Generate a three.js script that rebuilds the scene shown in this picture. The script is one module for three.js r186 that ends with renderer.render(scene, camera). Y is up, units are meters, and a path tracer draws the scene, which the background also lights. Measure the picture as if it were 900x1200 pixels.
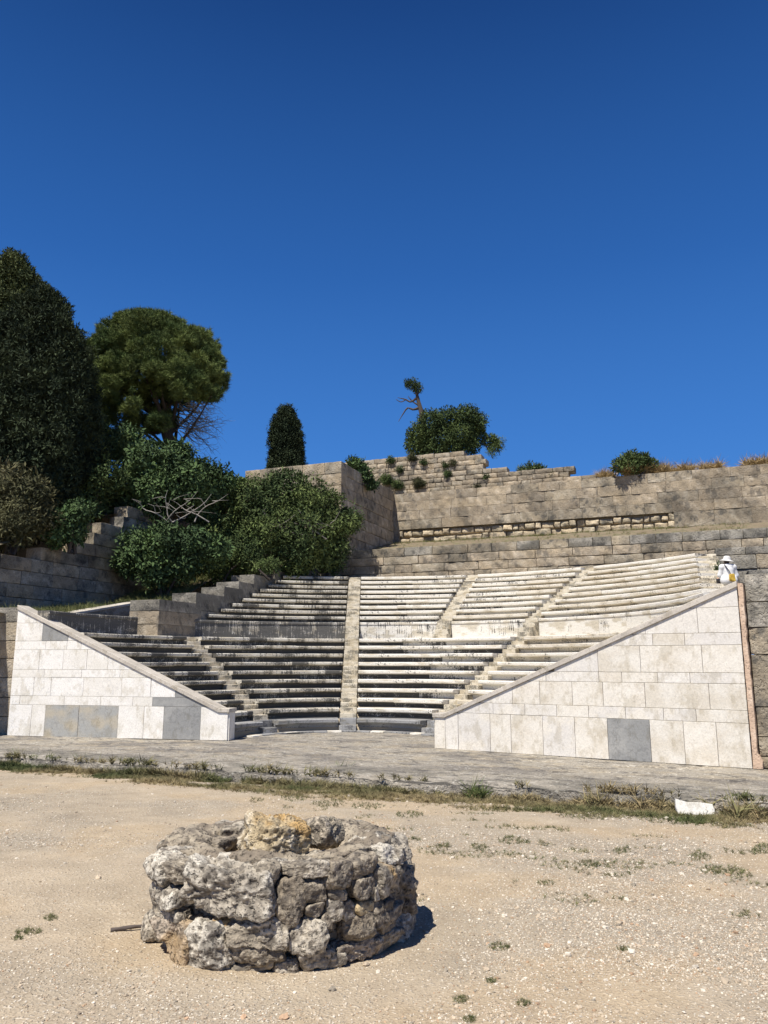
import * as THREE from 'three';
import { mergeGeometries, mergeVertices } from 'three/addons/utils/BufferGeometryUtils.js';
import { ImprovedNoise } from 'three/addons/math/ImprovedNoise.js';
import { MarchingCubes } from 'three/addons/objects/MarchingCubes.js';

// ---------------------------------------------------------------- camera, sky, sun, exposure
const D2R = Math.PI / 180;
const F = 901, PITCH = 11 * D2R, EYE = 2.0;                 // photograph 900 x 1200, focal length in its pixels
const scene = new THREE.Scene();
const camera = new THREE.PerspectiveCamera(2 * Math.atan(600 / F) / D2R, 0.75, 0.05, 2000);
camera.position.set(0, EYE, 0);
camera.rotation.x = PITCH;

const SUN_AZ = -35 * D2R, SUN_EL = 60 * D2R;                // behind the camera, to the left
const sunDir = new THREE.Vector3(Math.sin(SUN_AZ) * Math.cos(SUN_EL), Math.sin(SUN_EL), Math.cos(SUN_AZ) * Math.cos(SUN_EL));
const sun = new THREE.DirectionalLight(new THREE.Color(1.0, 0.945, 0.87), 4.7);
sun.position.copy(sunDir).multiplyScalar(80).add(new THREE.Vector3(0, 0, -20));
sun.target.position.set(0, 0, -20);
sun.castShadow = true;
sun.shadow.mapSize.set(4096, 4096);
Object.assign(sun.shadow.camera, { left: -45, right: 45, top: 45, bottom: -45, near: 1, far: 220 });
scene.add(sun, sun.target);

{ // clear deep blue sky: colour follows height above the horizon only
  const W = 64, H = 256, data = new Float32Array(W * H * 4);
  const stops = [[-90, [0.1299, 0.1137, 0.0893]], [-2, [0.1786, 0.1786, 0.1786]], [0, [0.1217, 0.276, 0.5684]], [8, [0.0584, 0.203, 0.536]], [16, [0.0406, 0.1584, 0.4629]], [28, [0.0211, 0.0974, 0.3249]], [45, [0.0085, 0.0431, 0.1664]], [65, [0.0049, 0.0269, 0.1096]], [90, [0.0041, 0.0219, 0.0933]]];
  for (let j = 0; j < H; j++) {
    const el = (j + .5) / H * 180 - 90;
    let k = 0; while (k < stops.length - 2 && el > stops[k + 1][0]) k++;
    const t = (el - stops[k][0]) / (stops[k + 1][0] - stops[k][0]);
    for (let i = 0; i < W; i++) for (let c = 0; c < 4; c++) data[(j * W + i) * 4 + c] = c === 3 ? 1 : stops[k][1][c] * (1 - t) + stops[k + 1][1][c] * t;
  }
  const sky = new THREE.DataTexture(data, W, H, THREE.RGBAFormat, THREE.FloatType);
  sky.mapping = THREE.EquirectangularReflectionMapping; sky.magFilter = sky.minFilter = THREE.LinearFilter; sky.needsUpdate = true;
  scene.background = sky; scene.environment = sky;
}
const renderer = new THREE.WebGLRenderer({ antialias: true });
renderer.toneMapping = THREE.LinearToneMapping;
renderer.toneMappingExposure = 1.33;
renderer.shadowMap.enabled = true;

// ---------------------------------------------------------------- helpers
const V = (x, y, z) => new THREE.Vector3(x, y, z);
function rng(seed) { let a = seed >>> 0; return () => { a = (a + 0x6D2B79F5) | 0; let t = Math.imul(a ^ (a >>> 15), 1 | a); t = (t + Math.imul(t ^ (t >>> 7), 61 | t)) ^ t; return ((t ^ (t >>> 14)) >>> 0) / 4294967296; }; }
const R0 = rng(12345);
const rr = (a, b, r = R0) => a + (b - a) * r();
const clamp = (x, a = 0, b = 1) => Math.min(b, Math.max(a, x));
const lerp = (a, b, t) => a + (b - a) * t;
const smooth = (a, b, x) => { const t = clamp((x - a) / (b - a)); return t * t * (3 - 2 * t); };
const mix3 = (a, b, t) => [lerp(a[0], b[0], t), lerp(a[1], b[1], t), lerp(a[2], b[2], t)];
const perlin = new ImprovedNoise();
const n3 = (x, y, z) => perlin.noise(x + 31.7, y + 17.3, z + 57.1);
function fbm(x, y, z, o = 4, g = .5) { let s = 0, a = 1, f = 1; for (let i = 0; i < o; i++) { s += a * n3(x * f, y * f, z * f); a *= g; f *= 2.03; } return s; }
const used = {};
function numbered(n) { const k = used[n] = (used[n] ?? -1) + 1; return k ? n + '_' + String(k).padStart(3, '0') : n; }
function meta(o, label, category, group, kind) { if (label) o.userData.label = label; if (category) o.userData.category = category; if (group) o.userData.group = group; if (kind) o.userData.kind = kind; return o; }
function thing(name, label, category, pos = [0, 0, 0], turn = 0, group) { const g = new THREE.Group(); g.name = numbered(name); g.position.set(...pos); g.rotation.y = turn; scene.add(g); return meta(g, label, category, group); }
function mesh(name, geo, mat, parent) { const m = new THREE.Mesh(geo, mat); m.name = name; m.castShadow = m.receiveShadow = true; parent.add(m); return m; }
function structure(name, geo, mat, label, category) { const m = new THREE.Mesh(geo, mat); m.name = numbered(name); m.castShadow = m.receiveShadow = true; scene.add(m); return meta(m, label, category, null, 'structure'); }
// a pixel of the photograph gives a direction; the distance comes from the plane it meets
function dir(px, py) { const a = px - 450, b = 600 - py; const z = F * Math.cos(PITCH) - b * Math.sin(PITCH); return V(a / z, (F * Math.sin(PITCH) + b * Math.cos(PITCH)) / z, -1); }
const at = (px, py, depth) => dir(px, py).multiplyScalar(depth).add(V(0, EYE, 0));
const onY = (px, py, y) => { const d = dir(px, py); return d.multiplyScalar((y - EYE) / d.y).add(V(0, EYE, 0)); };

// theatre frame: u to its right, w outward (up the seats), O the centre of the orchestra
const ALPHA = 21.2 * D2R, CU = Math.cos(ALPHA), SU = Math.sin(ALPHA);
const O = V(-0.625 - .4 * CU, 0, -19.777 - .4 * SU);
const L = (u, y, w) => V(O.x + u * CU + w * SU, y, O.z + u * SU - w * CU);
const locU = P => (P.x - O.x) * CU + (P.z - O.z) * SU, locW = P => (P.x - O.x) * SU - (P.z - O.z) * CU;
const onU = (px, py, u) => { const d = dir(px, py), du = d.x * CU + d.z * SU; const t = (u - locU(V(0, 0, 0))) / du; return d.multiplyScalar(t).add(V(0, EYE, 0)); };
const onW = (px, py, w) => { const d = dir(px, py), dw = d.x * SU - d.z * CU; const t = (w - locW(V(0, 0, 0))) / dw; return d.multiplyScalar(t).add(V(0, EYE, 0)); };
const TURN = -ALPHA;
function thingL(name, label, category, [u, y, w], group) { const p = L(u, y, w); return thing(name, label, category, [p.x, p.y, p.z], TURN, group); }

// ---------------------------------------------------------------- procedural textures
const LAT = new Float32Array(65536); { const r = rng(777); for (let i = 0; i < 65536; i++) LAT[i] = r(); }
const lat = (x, y, s) => LAT[((x * 157 + y * 311 + s * 1013) ^ (y * 7919 + x * 31)) & 65535];
function vn(x, y, pa, pb, s) { const xi = Math.floor(x), yi = Math.floor(y); let fx = x - xi, fy = y - yi; fx = fx * fx * (3 - 2 * fx); fy = fy * fy * (3 - 2 * fy); const a = xi % pa, b = yi % pb, a1 = (a + 1) % pa, b1 = (b + 1) % pb, n0 = lat(a, b, s), n1 = lat(a, b1, s), m0 = n0 + (lat(a1, b, s) - n0) * fx, m1 = n1 + (lat(a1, b1, s) - n1) * fx; return m0 + (m1 - m0) * fy; }
// tileable noise, u and v in 0..1, fx and fy whole numbers of cells
function tn(u, v, fx, fy, s, o = 4, g = .55) { let t = 0, a = 1, n = 0; for (let i = 0; i < o; i++) { t += a * vn(u * fx, v * fy, fx, fy, s + i * 7); n += a; a *= g; fx *= 2; fy *= 2; } return t / n; }
const enc = x => Math.round(255 * clamp(x <= .0031308 ? 12.92 * x : 1.055 * Math.pow(x, 1 / 2.4) - .055));
function texture(size, fn, colour = true) {
  const d = new Uint8Array(size * size * 4);
  for (let j = 0; j < size; j++) for (let i = 0; i < size; i++) {
    const c = fn((i + .5) / size, (j + .5) / size), k = (j * size + i) * 4;
    if (colour) { d[k] = enc(c[0]); d[k + 1] = enc(c[1]); d[k + 2] = enc(c[2]); } else d[k] = d[k + 1] = d[k + 2] = Math.round(255 * clamp(c));
    d[k + 3] = 255;
  }
  const t = new THREE.DataTexture(d, size, size); t.wrapS = t.wrapT = THREE.RepeatWrapping; t.magFilter = THREE.LinearFilter; t.minFilter = THREE.LinearMipmapLinearFilter; t.generateMipmaps = true;
  if (colour) t.colorSpace = THREE.SRGBColorSpace; t.needsUpdate = true; return t;
}
const std = (o) => new THREE.MeshStandardMaterial({ roughness: .92, side: THREE.DoubleSide, ...o });
// weathered limestone, 1.6 m tile
const limeBump = texture(512, (u, v) => .5 * tn(u, v, 8, 8, 3, 5, .62) + .5 * tn(u, v, 40, 40, 9, 3) - .5 * smooth(.66, .8, tn(u, v, 30, 34, 21, 2)), false);
function limeTex(base, dark, light, seed, amt) {
  return texture(400, (u, v) => {
    let c = mix3(base, light, smooth(.45, .75, tn(u, v, 6, 7, seed, 5)));
    c = mix3(c, dark, amt * smooth(.5, .72, tn(u, v, 5, 5, seed + 3, 6, .62)));
    c = mix3(c, [dark[0] * .6, dark[1] * .6, dark[2] * .6], .5 * smooth(.66, .8, tn(u, v, 44, 40, seed + 5, 2)));
    const g = .82 + .36 * tn(u, v, 90, 90, seed + 8, 2); return [c[0] * g, c[1] * g, c[2] * g];
  });
}
const lime = [
  std({ map: limeTex([.40, .33, .235], [.17, .15, .12], [.50, .43, .325], 11, .75), bumpMap: limeBump, bumpScale: .03, vertexColors: true }),
  std({ map: limeTex([.36, .305, .22], [.13, .12, .10], [.46, .405, .31], 41, .9), bumpMap: limeBump, bumpScale: .03, vertexColors: true }),
  std({ map: limeTex([.44, .36, .25], [.21, .18, .135], [.54, .46, .345], 71, .6), bumpMap: limeBump, bumpScale: .03, vertexColors: true })];
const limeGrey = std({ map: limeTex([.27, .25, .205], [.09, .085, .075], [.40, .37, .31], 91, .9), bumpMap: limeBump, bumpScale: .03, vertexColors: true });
// seat marble: cream with black lichen and painted recess shade; 2 m tile along the row, 1 m across
const marbleBump = texture(512, (u, v) => .6 * tn(u, v, 16, 16, 5, 4, .6) + .4 * tn(u, v, 90, 90, 6, 2), false);
// black cover, lichen and painted-in recess shade: under the overhang, on the nosing, on the seat top; zones null = one cover all over
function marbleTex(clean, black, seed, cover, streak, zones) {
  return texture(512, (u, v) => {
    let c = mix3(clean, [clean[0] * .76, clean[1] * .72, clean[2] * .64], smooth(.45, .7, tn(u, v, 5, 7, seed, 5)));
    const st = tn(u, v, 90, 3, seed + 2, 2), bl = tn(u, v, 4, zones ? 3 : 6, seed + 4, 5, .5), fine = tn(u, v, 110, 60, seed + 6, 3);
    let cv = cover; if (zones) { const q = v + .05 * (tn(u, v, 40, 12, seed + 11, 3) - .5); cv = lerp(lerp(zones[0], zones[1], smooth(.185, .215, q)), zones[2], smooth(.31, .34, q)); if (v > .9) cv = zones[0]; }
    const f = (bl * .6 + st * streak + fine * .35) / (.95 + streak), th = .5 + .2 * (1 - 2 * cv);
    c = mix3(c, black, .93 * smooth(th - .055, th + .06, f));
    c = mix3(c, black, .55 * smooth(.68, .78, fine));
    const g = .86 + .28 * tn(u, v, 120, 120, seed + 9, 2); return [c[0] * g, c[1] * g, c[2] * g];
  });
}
const MB = [.73, .695, .615], BK = [.040, .039, .036];
const smat = (...a) => std({ map: marbleTex(...a), bumpMap: marbleBump, bumpScale: .012, roughness: .82 });
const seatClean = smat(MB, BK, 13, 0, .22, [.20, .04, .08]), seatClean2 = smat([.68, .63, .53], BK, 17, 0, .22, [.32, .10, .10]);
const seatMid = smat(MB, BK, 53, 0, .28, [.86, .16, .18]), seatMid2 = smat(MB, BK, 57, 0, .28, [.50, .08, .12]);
const seatLichenShade = smat([.58, .545, .465], [.055, .053, .048], 83, 0, .25, [.80, .46, .48]), seatLichenShade2 = smat([.60, .565, .48], [.055, .053, .048], 87, 0, .25, [.72, .38, .42]);  // left wedges: lichen speckle, with their shade painted into a darker marble
const parLichenShade = smat([.56, .525, .45], [.075, .073, .068], 93, .74, .5), parMid = smat(MB, BK, 97, .34, .55), parClean = smat(MB, [.10, .095, .085], 99, .10, .5);  // the first, for the left parapets, mixes lichen streaks with painted shade
const seatGrey = smat([.31, .31, .305], [.12, .12, .12], 23, .40, .2);
const stairCream = std({ map: marbleTex([.62, .56, .44], [.17, .155, .12], 33, .34, .1), bumpMap: marbleBump, bumpScale: .02, roughness: .85 });
const seatSets = { lichenShade: [seatLichenShade, seatLichenShade2, seatLichenShade], mid: f => R0() > f * 1.35 ? seatMid : R0() > .35 ? seatMid2 : seatClean, clean: [seatClean, seatClean, seatClean2] };
// marble cladding panels, 1.6 m tile
function panelTex(a, b, seed, vein, veinCol) {
  return texture(320, (u, v) => {
    let c = mix3(a, b, smooth(.35, .7, tn(u, v, 4, 5, seed, 5)));
    const w = Math.abs(tn(u, v, 5, 4, seed + 2, 5, .6) - .5); c = mix3(c, veinCol, vein * (1 - smooth(0, .035, w)) * smooth(.4, .6, tn(u, v, 4, 4, seed + 3, 2)));
    c = mix3(c, [a[0] * .5, a[1] * .47, a[2] * .4], .28 * smooth(.72, .84, tn(u, v, 60, 60, seed + 5, 2)));
    c = mix3(c, [c[0] * .72, c[1] * .69, c[2] * .62], .6 * smooth(.52, .7, tn(u, v, 9, 5, seed + 7, 5, .65))); const g = .86 + .28 * tn(u, v, 80, 80, seed + 9, 2); return [c[0] * g, c[1] * g, c[2] * g];
  });
}
const panelBump = texture(512, (u, v) => .5 * tn(u, v, 5, 5, 15, 4) + .5 * tn(u, v, 70, 70, 16, 2), false);
const pm = (map, rough = .55) => std({ map, bumpMap: panelBump, bumpScale: .004, roughness: rough });
const panelCream = [pm(panelTex([.77, .725, .63], [.68, .62, .51], 5, .35, [.50, .43, .33])), pm(panelTex([.73, .69, .61], [.79, .755, .68], 25, .4, [.46, .42, .36])), pm(panelTex([.75, .71, .62], [.66, .605, .50], 45, .3, [.5, .43, .33])), pm(panelTex([.70, .665, .60], [.77, .72, .62], 49, .3, [.5, .45, .38]))];
const panelWhite = [pm(panelTex([.86, .83, .76], [.80, .765, .685], 65, .4, [.55, .53, .5])), pm(panelTex([.82, .79, .715], [.87, .845, .785], 85, .4, [.5, .5, .48])), pm(panelTex([.84, .81, .74], [.77, .735, .65], 105, .3, [.58, .54, .46]))];
const panelGrey = pm(panelTex([.29, .29, .275], [.37, .365, .34], 125, .35, [.14, .14, .135]), .5);
const panelGreyBrown = pm(panelTex([.38, .38, .355], [.46, .415, .325], 145, .4, [.2, .19, .17]), .6);
const coreMat = std({ color: new THREE.Color().setRGB(.38, .315, .22) });
const copingMat = pm(panelTex([.47, .425, .355], [.58, .53, .45], 165, .4, [.2, .18, .15]), .7);
const plasterPink = std({ map: limeTex([.60, .44, .315], [.42, .30, .215], [.68, .53, .40], 175, .3), bumpMap: limeBump, bumpScale: .012 });

// ---------------------------------------------------------------- geometry makers
function finish(pos, uv, idx, col) { const g = new THREE.BufferGeometry(); g.setAttribute('position', new THREE.Float32BufferAttribute(pos, 3)); if (uv) g.setAttribute('uv', new THREE.Float32BufferAttribute(uv, 2)); if (col) g.setAttribute('color', new THREE.Float32BufferAttribute(col, 3)); if (idx) g.setIndex(idx); g.computeVertexNormals(); return g; }
// a dressed stone block: front face gridded and uneven, edges worn back; x 0..w, y 0..h, front at z = 0, back at z = -d
function blockGeo(w, h, d, seed, o = {}) {
  const cell = o.cell ?? .22, c = Math.min(o.chamfer ?? .02, w * .2, h * .2), rough = o.rough ?? .018, tint = o.tint, tile = o.tile ?? 1.6;
  const r = rng(seed * 7919 + 13), ox = r() * 9, oy = r() * 9, sz = r() * 50;
  const nx = Math.max(2, Math.round(w / cell)), ny = Math.max(2, Math.round(h / cell));
  const xs = [0], ys = [0]; for (let i = 0; i <= nx; i++) xs.push(c + (w - 2 * c) * i / nx); xs.push(w); for (let i = 0; i <= ny; i++) ys.push(c + (h - 2 * c) * i / ny); ys.push(h);
  const NX = xs.length, NY = ys.length, pos = [], uv = [], idx = [], col = [];
  const push = (x, y, z, b) => { pos.push(x, y, z); uv.push((x + ox + (b || 0)) / tile, (y + oy + (b || 0) * .7) / tile); const t = tint ? tint(x, y) : [1, 1, 1]; col.push(...t); };
  for (let j = 0; j < NY; j++) for (let i = 0; i < NX; i++) {
    const ex = i === 0 || i === NX - 1, ey = j === 0 || j === NY - 1, corner = ex && ey;
    let x = xs[i], y = ys[j], z = rough * 1.6 * fbm(x * 2.6 + sz, y * 2.6, sz, 3);
    if (ex || ey) { z -= c * (.7 + .9 * r()) * (corner ? 1.5 : 1); const k = c * .5 * r(); if (i === 0) x += k; if (i === NX - 1) x -= k; if (j === 0) y += k; if (j === NY - 1) y -= k; }
    else if (i > 1 && i < NX - 2) x += (r() - .5) * cell * .3;
    push(x, y, z);
  }
  for (let j = 0; j < NY - 1; j++) for (let i = 0; i < NX - 1; i++) { const a = j * NX + i; idx.push(a, a + 1, a + NX, a + 1, a + NX + 1, a + NX); }
  const side = (list) => { const b = pos.length / 3; for (const k of list) { push(pos[k * 3], pos[k * 3 + 1], pos[k * 3 + 2]); push(pos[k * 3], pos[k * 3 + 1], -d, d); } for (let k = 0; k < list.length - 1; k++) { const q = b + k * 2; idx.push(q, q + 1, q + 2, q + 1, q + 3, q + 2); } };
  const row = j => xs.map((_, i) => j * NX + i), column = i => ys.map((_, j) => j * NX + i);
  side(row(0)); side(row(NY - 1)); side(column(0)); side(column(NX - 1));
  const b = pos.length / 3; push(0, 0, -d); push(w, 0, -d); push(w, h, -d); push(0, h, -d); idx.push(b, b + 2, b + 1, b, b + 3, b + 2);
  return finish(pos, uv, idx, col);
}
// solid prism from an outline in x, y with thin bevel; front at z = 0
function slabGeo(pts, depth, bevel, tile, seed) {
  const s = new THREE.Shape(pts.map(p => new THREE.Vector2(p[0], p[1])));
  const g = new THREE.ExtrudeGeometry(s, { depth: depth - bevel, bevelEnabled: bevel > 0, bevelThickness: bevel, bevelSize: bevel, bevelOffset: -bevel, bevelSegments: 1, steps: 1 });
  g.translate(0, 0, -depth + bevel); const r = rng(seed + 5), ox = r() * 9, oy = r() * 9, P = g.attributes.position, U = g.attributes.uv;
  for (let i = 0; i < P.count; i++) U.setXY(i, (P.getX(i) + ox + P.getZ(i) * .6) / tile, (P.getY(i) + oy + P.getZ(i) * .4) / tile);
  return g;
}
// sector of a ring swept from a closed profile of (radius, height)
function ringGeo(prof, t0, t1, nseg, tileU, tileV, seed, base) {
  const pos = [], uv = [], idx = [], r = rng(seed + 3), ou = r() * 8, ov = base[3] ? 0 : r() * 8; let acc = 0;
  const pt = (R, y, t) => [R * Math.sin(t) - base[0], y - base[1], -R * Math.cos(t) + base[2]];
  for (let k = 0; k < prof.length; k++) {
    const a = prof[k], b = prof[(k + 1) % prof.length], len = Math.hypot(b[0] - a[0], b[1] - a[1]), s = pos.length / 3;
    for (let i = 0; i <= nseg; i++) { const t = lerp(t0, t1, i / nseg); pos.push(...pt(a[0], a[1], t), ...pt(b[0], b[1], t)); const x = (prof[0][0] * (t - t0) + ou) / tileU; uv.push(x, (acc + ov) / tileV, x, (acc + len + ov) / tileV); }
    for (let i = 0; i < nseg; i++) { const q = s + i * 2; idx.push(q, q + 2, q + 1, q + 1, q + 2, q + 3); }
    acc += len;
  }
  const tri = THREE.ShapeUtils.triangulateShape(prof.map(p => new THREE.Vector2(p[0], p[1])), []);
  for (const [t, flip] of [[t0, false], [t1, true]]) { const s = pos.length / 3; for (const p of prof) { pos.push(...pt(p[0], p[1], t)); uv.push((p[0] + ou) / tileU, (p[1] + ov) / tileV); } for (const f of tri) flip ? idx.push(s + f[0], s + f[1], s + f[2]) : idx.push(s + f[0], s + f[2], s + f[1]); }
  return finish(pos, uv, idx);
}
function taperTube(points, r0, r1, sides = 7, seg = 10) {
  const curve = new THREE.CatmullRomCurve3(points), pos = [], idx = [], uv = [], fr = curve.computeFrenetFrames(seg, false), len = curve.getLength();
  for (let i = 0; i <= seg; i++) { const t = i / seg, p = curve.getPoint(t), r = lerp(r0, r1, t); for (let k = 0; k <= sides; k++) { const a = k / sides * Math.PI * 2, w = r * (1 + .12 * Math.sin(k * 2.3 + i)); const v = fr.normals[i].clone().multiplyScalar(Math.cos(a) * w).addScaledVector(fr.binormals[i], Math.sin(a) * w).add(p); pos.push(v.x, v.y, v.z); uv.push(k / sides, t * len); } }
  for (let i = 0; i < seg; i++) for (let k = 0; k < sides; k++) { const a = i * (sides + 1) + k, b = a + sides + 1; idx.push(a, b, a + 1, b, b + 1, a + 1); }
  return finish(pos, uv, idx);
}
// broken stone: cut by random planes, then roughened at several scales; grain by vertex, speckle and pits by texture
function boxUV(g, tile) {
  const n = g.toNonIndexed(), P = n.attributes.position, uv = [], a = V(0, 0, 0), b = V(0, 0, 0), c = V(0, 0, 0);
  for (let i = 0; i < P.count; i += 3) { a.fromBufferAttribute(P, i); b.fromBufferAttribute(P, i + 1); c.fromBufferAttribute(P, i + 2); const nn = b.clone().sub(a).cross(c.clone().sub(a)), x = Math.abs(nn.x), y = Math.abs(nn.y), z = Math.abs(nn.z); for (const p of [a, b, c]) x > y && x > z ? uv.push(p.z / tile, p.y / tile) : y > z ? uv.push(p.x / tile + .3, p.z / tile) : uv.push(p.x / tile, p.y / tile + .6); }
  n.setAttribute('uv', new THREE.Float32BufferAttribute(uv, 2)); return n;
}
function rockGeo(sx, sy, sz, seed, detail, o = {}) {
  let g = new THREE.IcosahedronGeometry(1, detail); g.deleteAttribute('uv'); g.deleteAttribute('normal'); g = mergeVertices(g, 1e-5);
  const P = g.attributes.position, col = [], amp = o.amp ?? .16, s = (seed * 3.71) % 97, m = Math.min(.22, (sx + sy + sz) / 3), base = o.base ?? [.285, .25, .20], lightc = o.light ?? [.44, .40, .33], dark = o.dark ?? [.11, .095, .078], orange = o.orange ?? 0, r = rng(Math.round(seed * 977) + 5), planes = [];
  for (const n of [V(1, 0, 0), V(-1, 0, 0), V(0, 1, 0), V(0, -1, 0), V(0, 0, 1), V(0, 0, -1)]) planes.push([n.add(V(r() - .5, r() - .5, r() - .5).multiplyScalar(.35)).normalize(), .86 + .16 * r()]);
  for (let i = 0; i < 11; i++) planes.push([V(r() * 2 - 1, r() * 2 - 1, r() * 2 - 1).normalize(), 1.0 + .26 * r()]);
  const sharp = o.sharp ?? 16;
  for (let i = 0; i < P.count; i++) {
    const d = V(P.getX(i), P.getY(i), P.getZ(i)).normalize(); let acc = 0; for (const [n, h] of planes) { const k = d.dot(n); if (k > .05) acc += Math.pow(k / h, sharp); } const rad = Math.pow(acc, -1 / sharp);
    let X = d.x * rad * sx, Y = d.y * rad * sy, Z = d.z * rad * sz; const ax = X / .3 + s * 5, ay = Y / .3 + s, az = Z / .3 - s * 3;
    const low = fbm(ax * 1.1, ay * 1.1, az * 1.1, 2), rid = 1 - Math.abs(fbm(ax * 2.2, ay * 2.2, az * 2.2, 3)) * 2.2, pit = fbm(ax * 5.5, ay * 5.5, az * 5.5, 4, .65), fine = fbm(ax * 15, ay * 15, az * 15, 2);
    const dd = m * amp * (1.1 * low + .34 * (rid - .6) + .26 * pit + .11 * fine);
    P.setXYZ(i, X + d.x * dd, Y + d.y * dd, Z + d.z * dd);
    let c = mix3(base, lightc, smooth(-.1, .4, low * .8 + .5 * pit + .3 * fine)); c = mix3(c, dark, smooth(.10, .45, fbm(ax * 2.7, ay * 2.7 + 7, az * 2.7, 4, .65)) * .7); c = mix3(c, dark, smooth(.15, .5, -pit) * .6);
    if (orange) c = mix3(c, [.50, .32, .12], orange * smooth(-.05, .28, fbm(ax * .8, ay * .8 - 4, az * .8 + 3, 3)));
    const gr = .9 + .3 * fine; col.push(c[0] * gr, c[1] * gr, c[2] * gr);
  }
  g.setAttribute('color', new THREE.Float32BufferAttribute(col, 3)); g.computeVertexNormals(); return boxUV(g, .42);
}
const rockBump = texture(512, (u, v) => .45 * tn(u, v, 12, 12, 3, 5, .62) + .35 * tn(u, v, 60, 60, 9, 2) - .6 * smooth(.62, .76, tn(u, v, 26, 28, 21, 3)) + .25, false);
const rockMat = std({ vertexColors: true, roughness: .95, bumpMap: rockBump, bumpScale: .012, map: texture(512, (u, v) => { let g = 1.0 - .55 * smooth(.60, .74, tn(u, v, 26, 28, 21, 3)) + .5 * (tn(u, v, 60, 60, 9, 2) - .5) + .25 * (tn(u, v, 8, 8, 5, 4) - .5); g = clamp(g, .2, 1); return [g, g * .985, g * .96]; }) });

// ---------------------------------------------------------------- ground
const EDGE_W = locW(onY(450, 912, 0));                        // front edge of the paved orchestra
function groundY(x, z) {
  const w = locW(V(x, 0, z)) - EDGE_W;                        // negative in front of the pavement
  const t = clamp(-w / 13.5, 0, 1.6);
  let y = -.22 + .57 * t + .05 * fbm(x * .22, 3, z * .22, 3) * Math.min(1, t * 3);
  y += .012 * fbm(x * 1.3, 9, z * 1.3, 3) + .005 * fbm(x * 6, 1, z * 6, 2);
  if (w > 0) y = -.3;
  return y;
}
const gravelAt = (x, z) => clamp(.42 + 1.0 * fbm(x * .35 + 4, 2, z * .5, 3) + .28 * smooth(-.5, 2.2, x) + .30 * smooth(-9, -11.5, z) * smooth(-2, 1.5, x), 0, 1);
{
  const axis = (a, b, fine, far) => { const out = []; for (let k = 18; k > 0; k--) out.push(a - far * Math.pow(k / 18, 2.6)); for (let x = a; x <= b + 1e-6; x += fine) out.push(x); for (let k = 1; k <= 18; k++) out.push(b + far * Math.pow(k / 18, 2.6)); return out; };
  const xs = axis(-9, 7.5, .05, 500), zs = axis(-17, -1, .05, 500), pos = [], uv = [], col = [], idx = [];
  for (const z of zs) for (const x of xs) {
    const y = groundY(x, z); pos.push(x, y, z); uv.push(x / 2.3, z / 2.3);
    const g = gravelAt(x, z), p = fbm(x * .6, 5, z * .6, 4), q = fbm(x * 3.1, 8, z * 3.1, 3);
    let c = mix3([1, 1, 1], [.80, .835, .89], g); c = mix3(c, [.90, .84, .74], smooth(.05, .4, p) * .55); const k = 1 + .12 * q + .14 * p; col.push(c[0] * k, c[1] * k, c[2] * k);
  }
  const n = xs.length; for (let j = 0; j < zs.length - 1; j++) for (let i = 0; i < n - 1; i++) { const a = j * n + i; idx.push(a, a + n, a + 1, a + 1, a + n, a + n + 1); }
  const map = texture(1024, (u, v) => {
    let c = mix3([.395, .318, .220], [.455, .377, .268], tn(u, v, 6, 6, 2, 5));
    const a = tn(u, v, 130, 130, 31, 2), b = tn(u, v, 210, 210, 37, 2);
    c = mix3(c, [.66, .58, .46], .75 * smooth(.72, .82, a)); c = mix3(c, [.25, .19, .125], .7 * smooth(.30, .20, a)); c = mix3(c, [.30, .235, .16], .5 * smooth(.7, .84, b));
    const g = .84 + .32 * tn(u, v, 256, 256, 41, 2); return [c[0] * g, c[1] * g, c[2] * g];
  });
  const bump = texture(1024, (u, v) => .3 * tn(u, v, 9, 9, 4, 3) + .4 * smooth(.5, .85, tn(u, v, 130, 130, 31, 2)) + .3 * tn(u, v, 256, 256, 6, 2), false);
  structure('dirt_ground', finish(pos, uv, idx, col), std({ map, bumpMap: bump, bumpScale: .014, vertexColors: true, roughness: .97 }), 'pale sandy gravel ground sloping down to the paved edge', 'ground');
}
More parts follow.
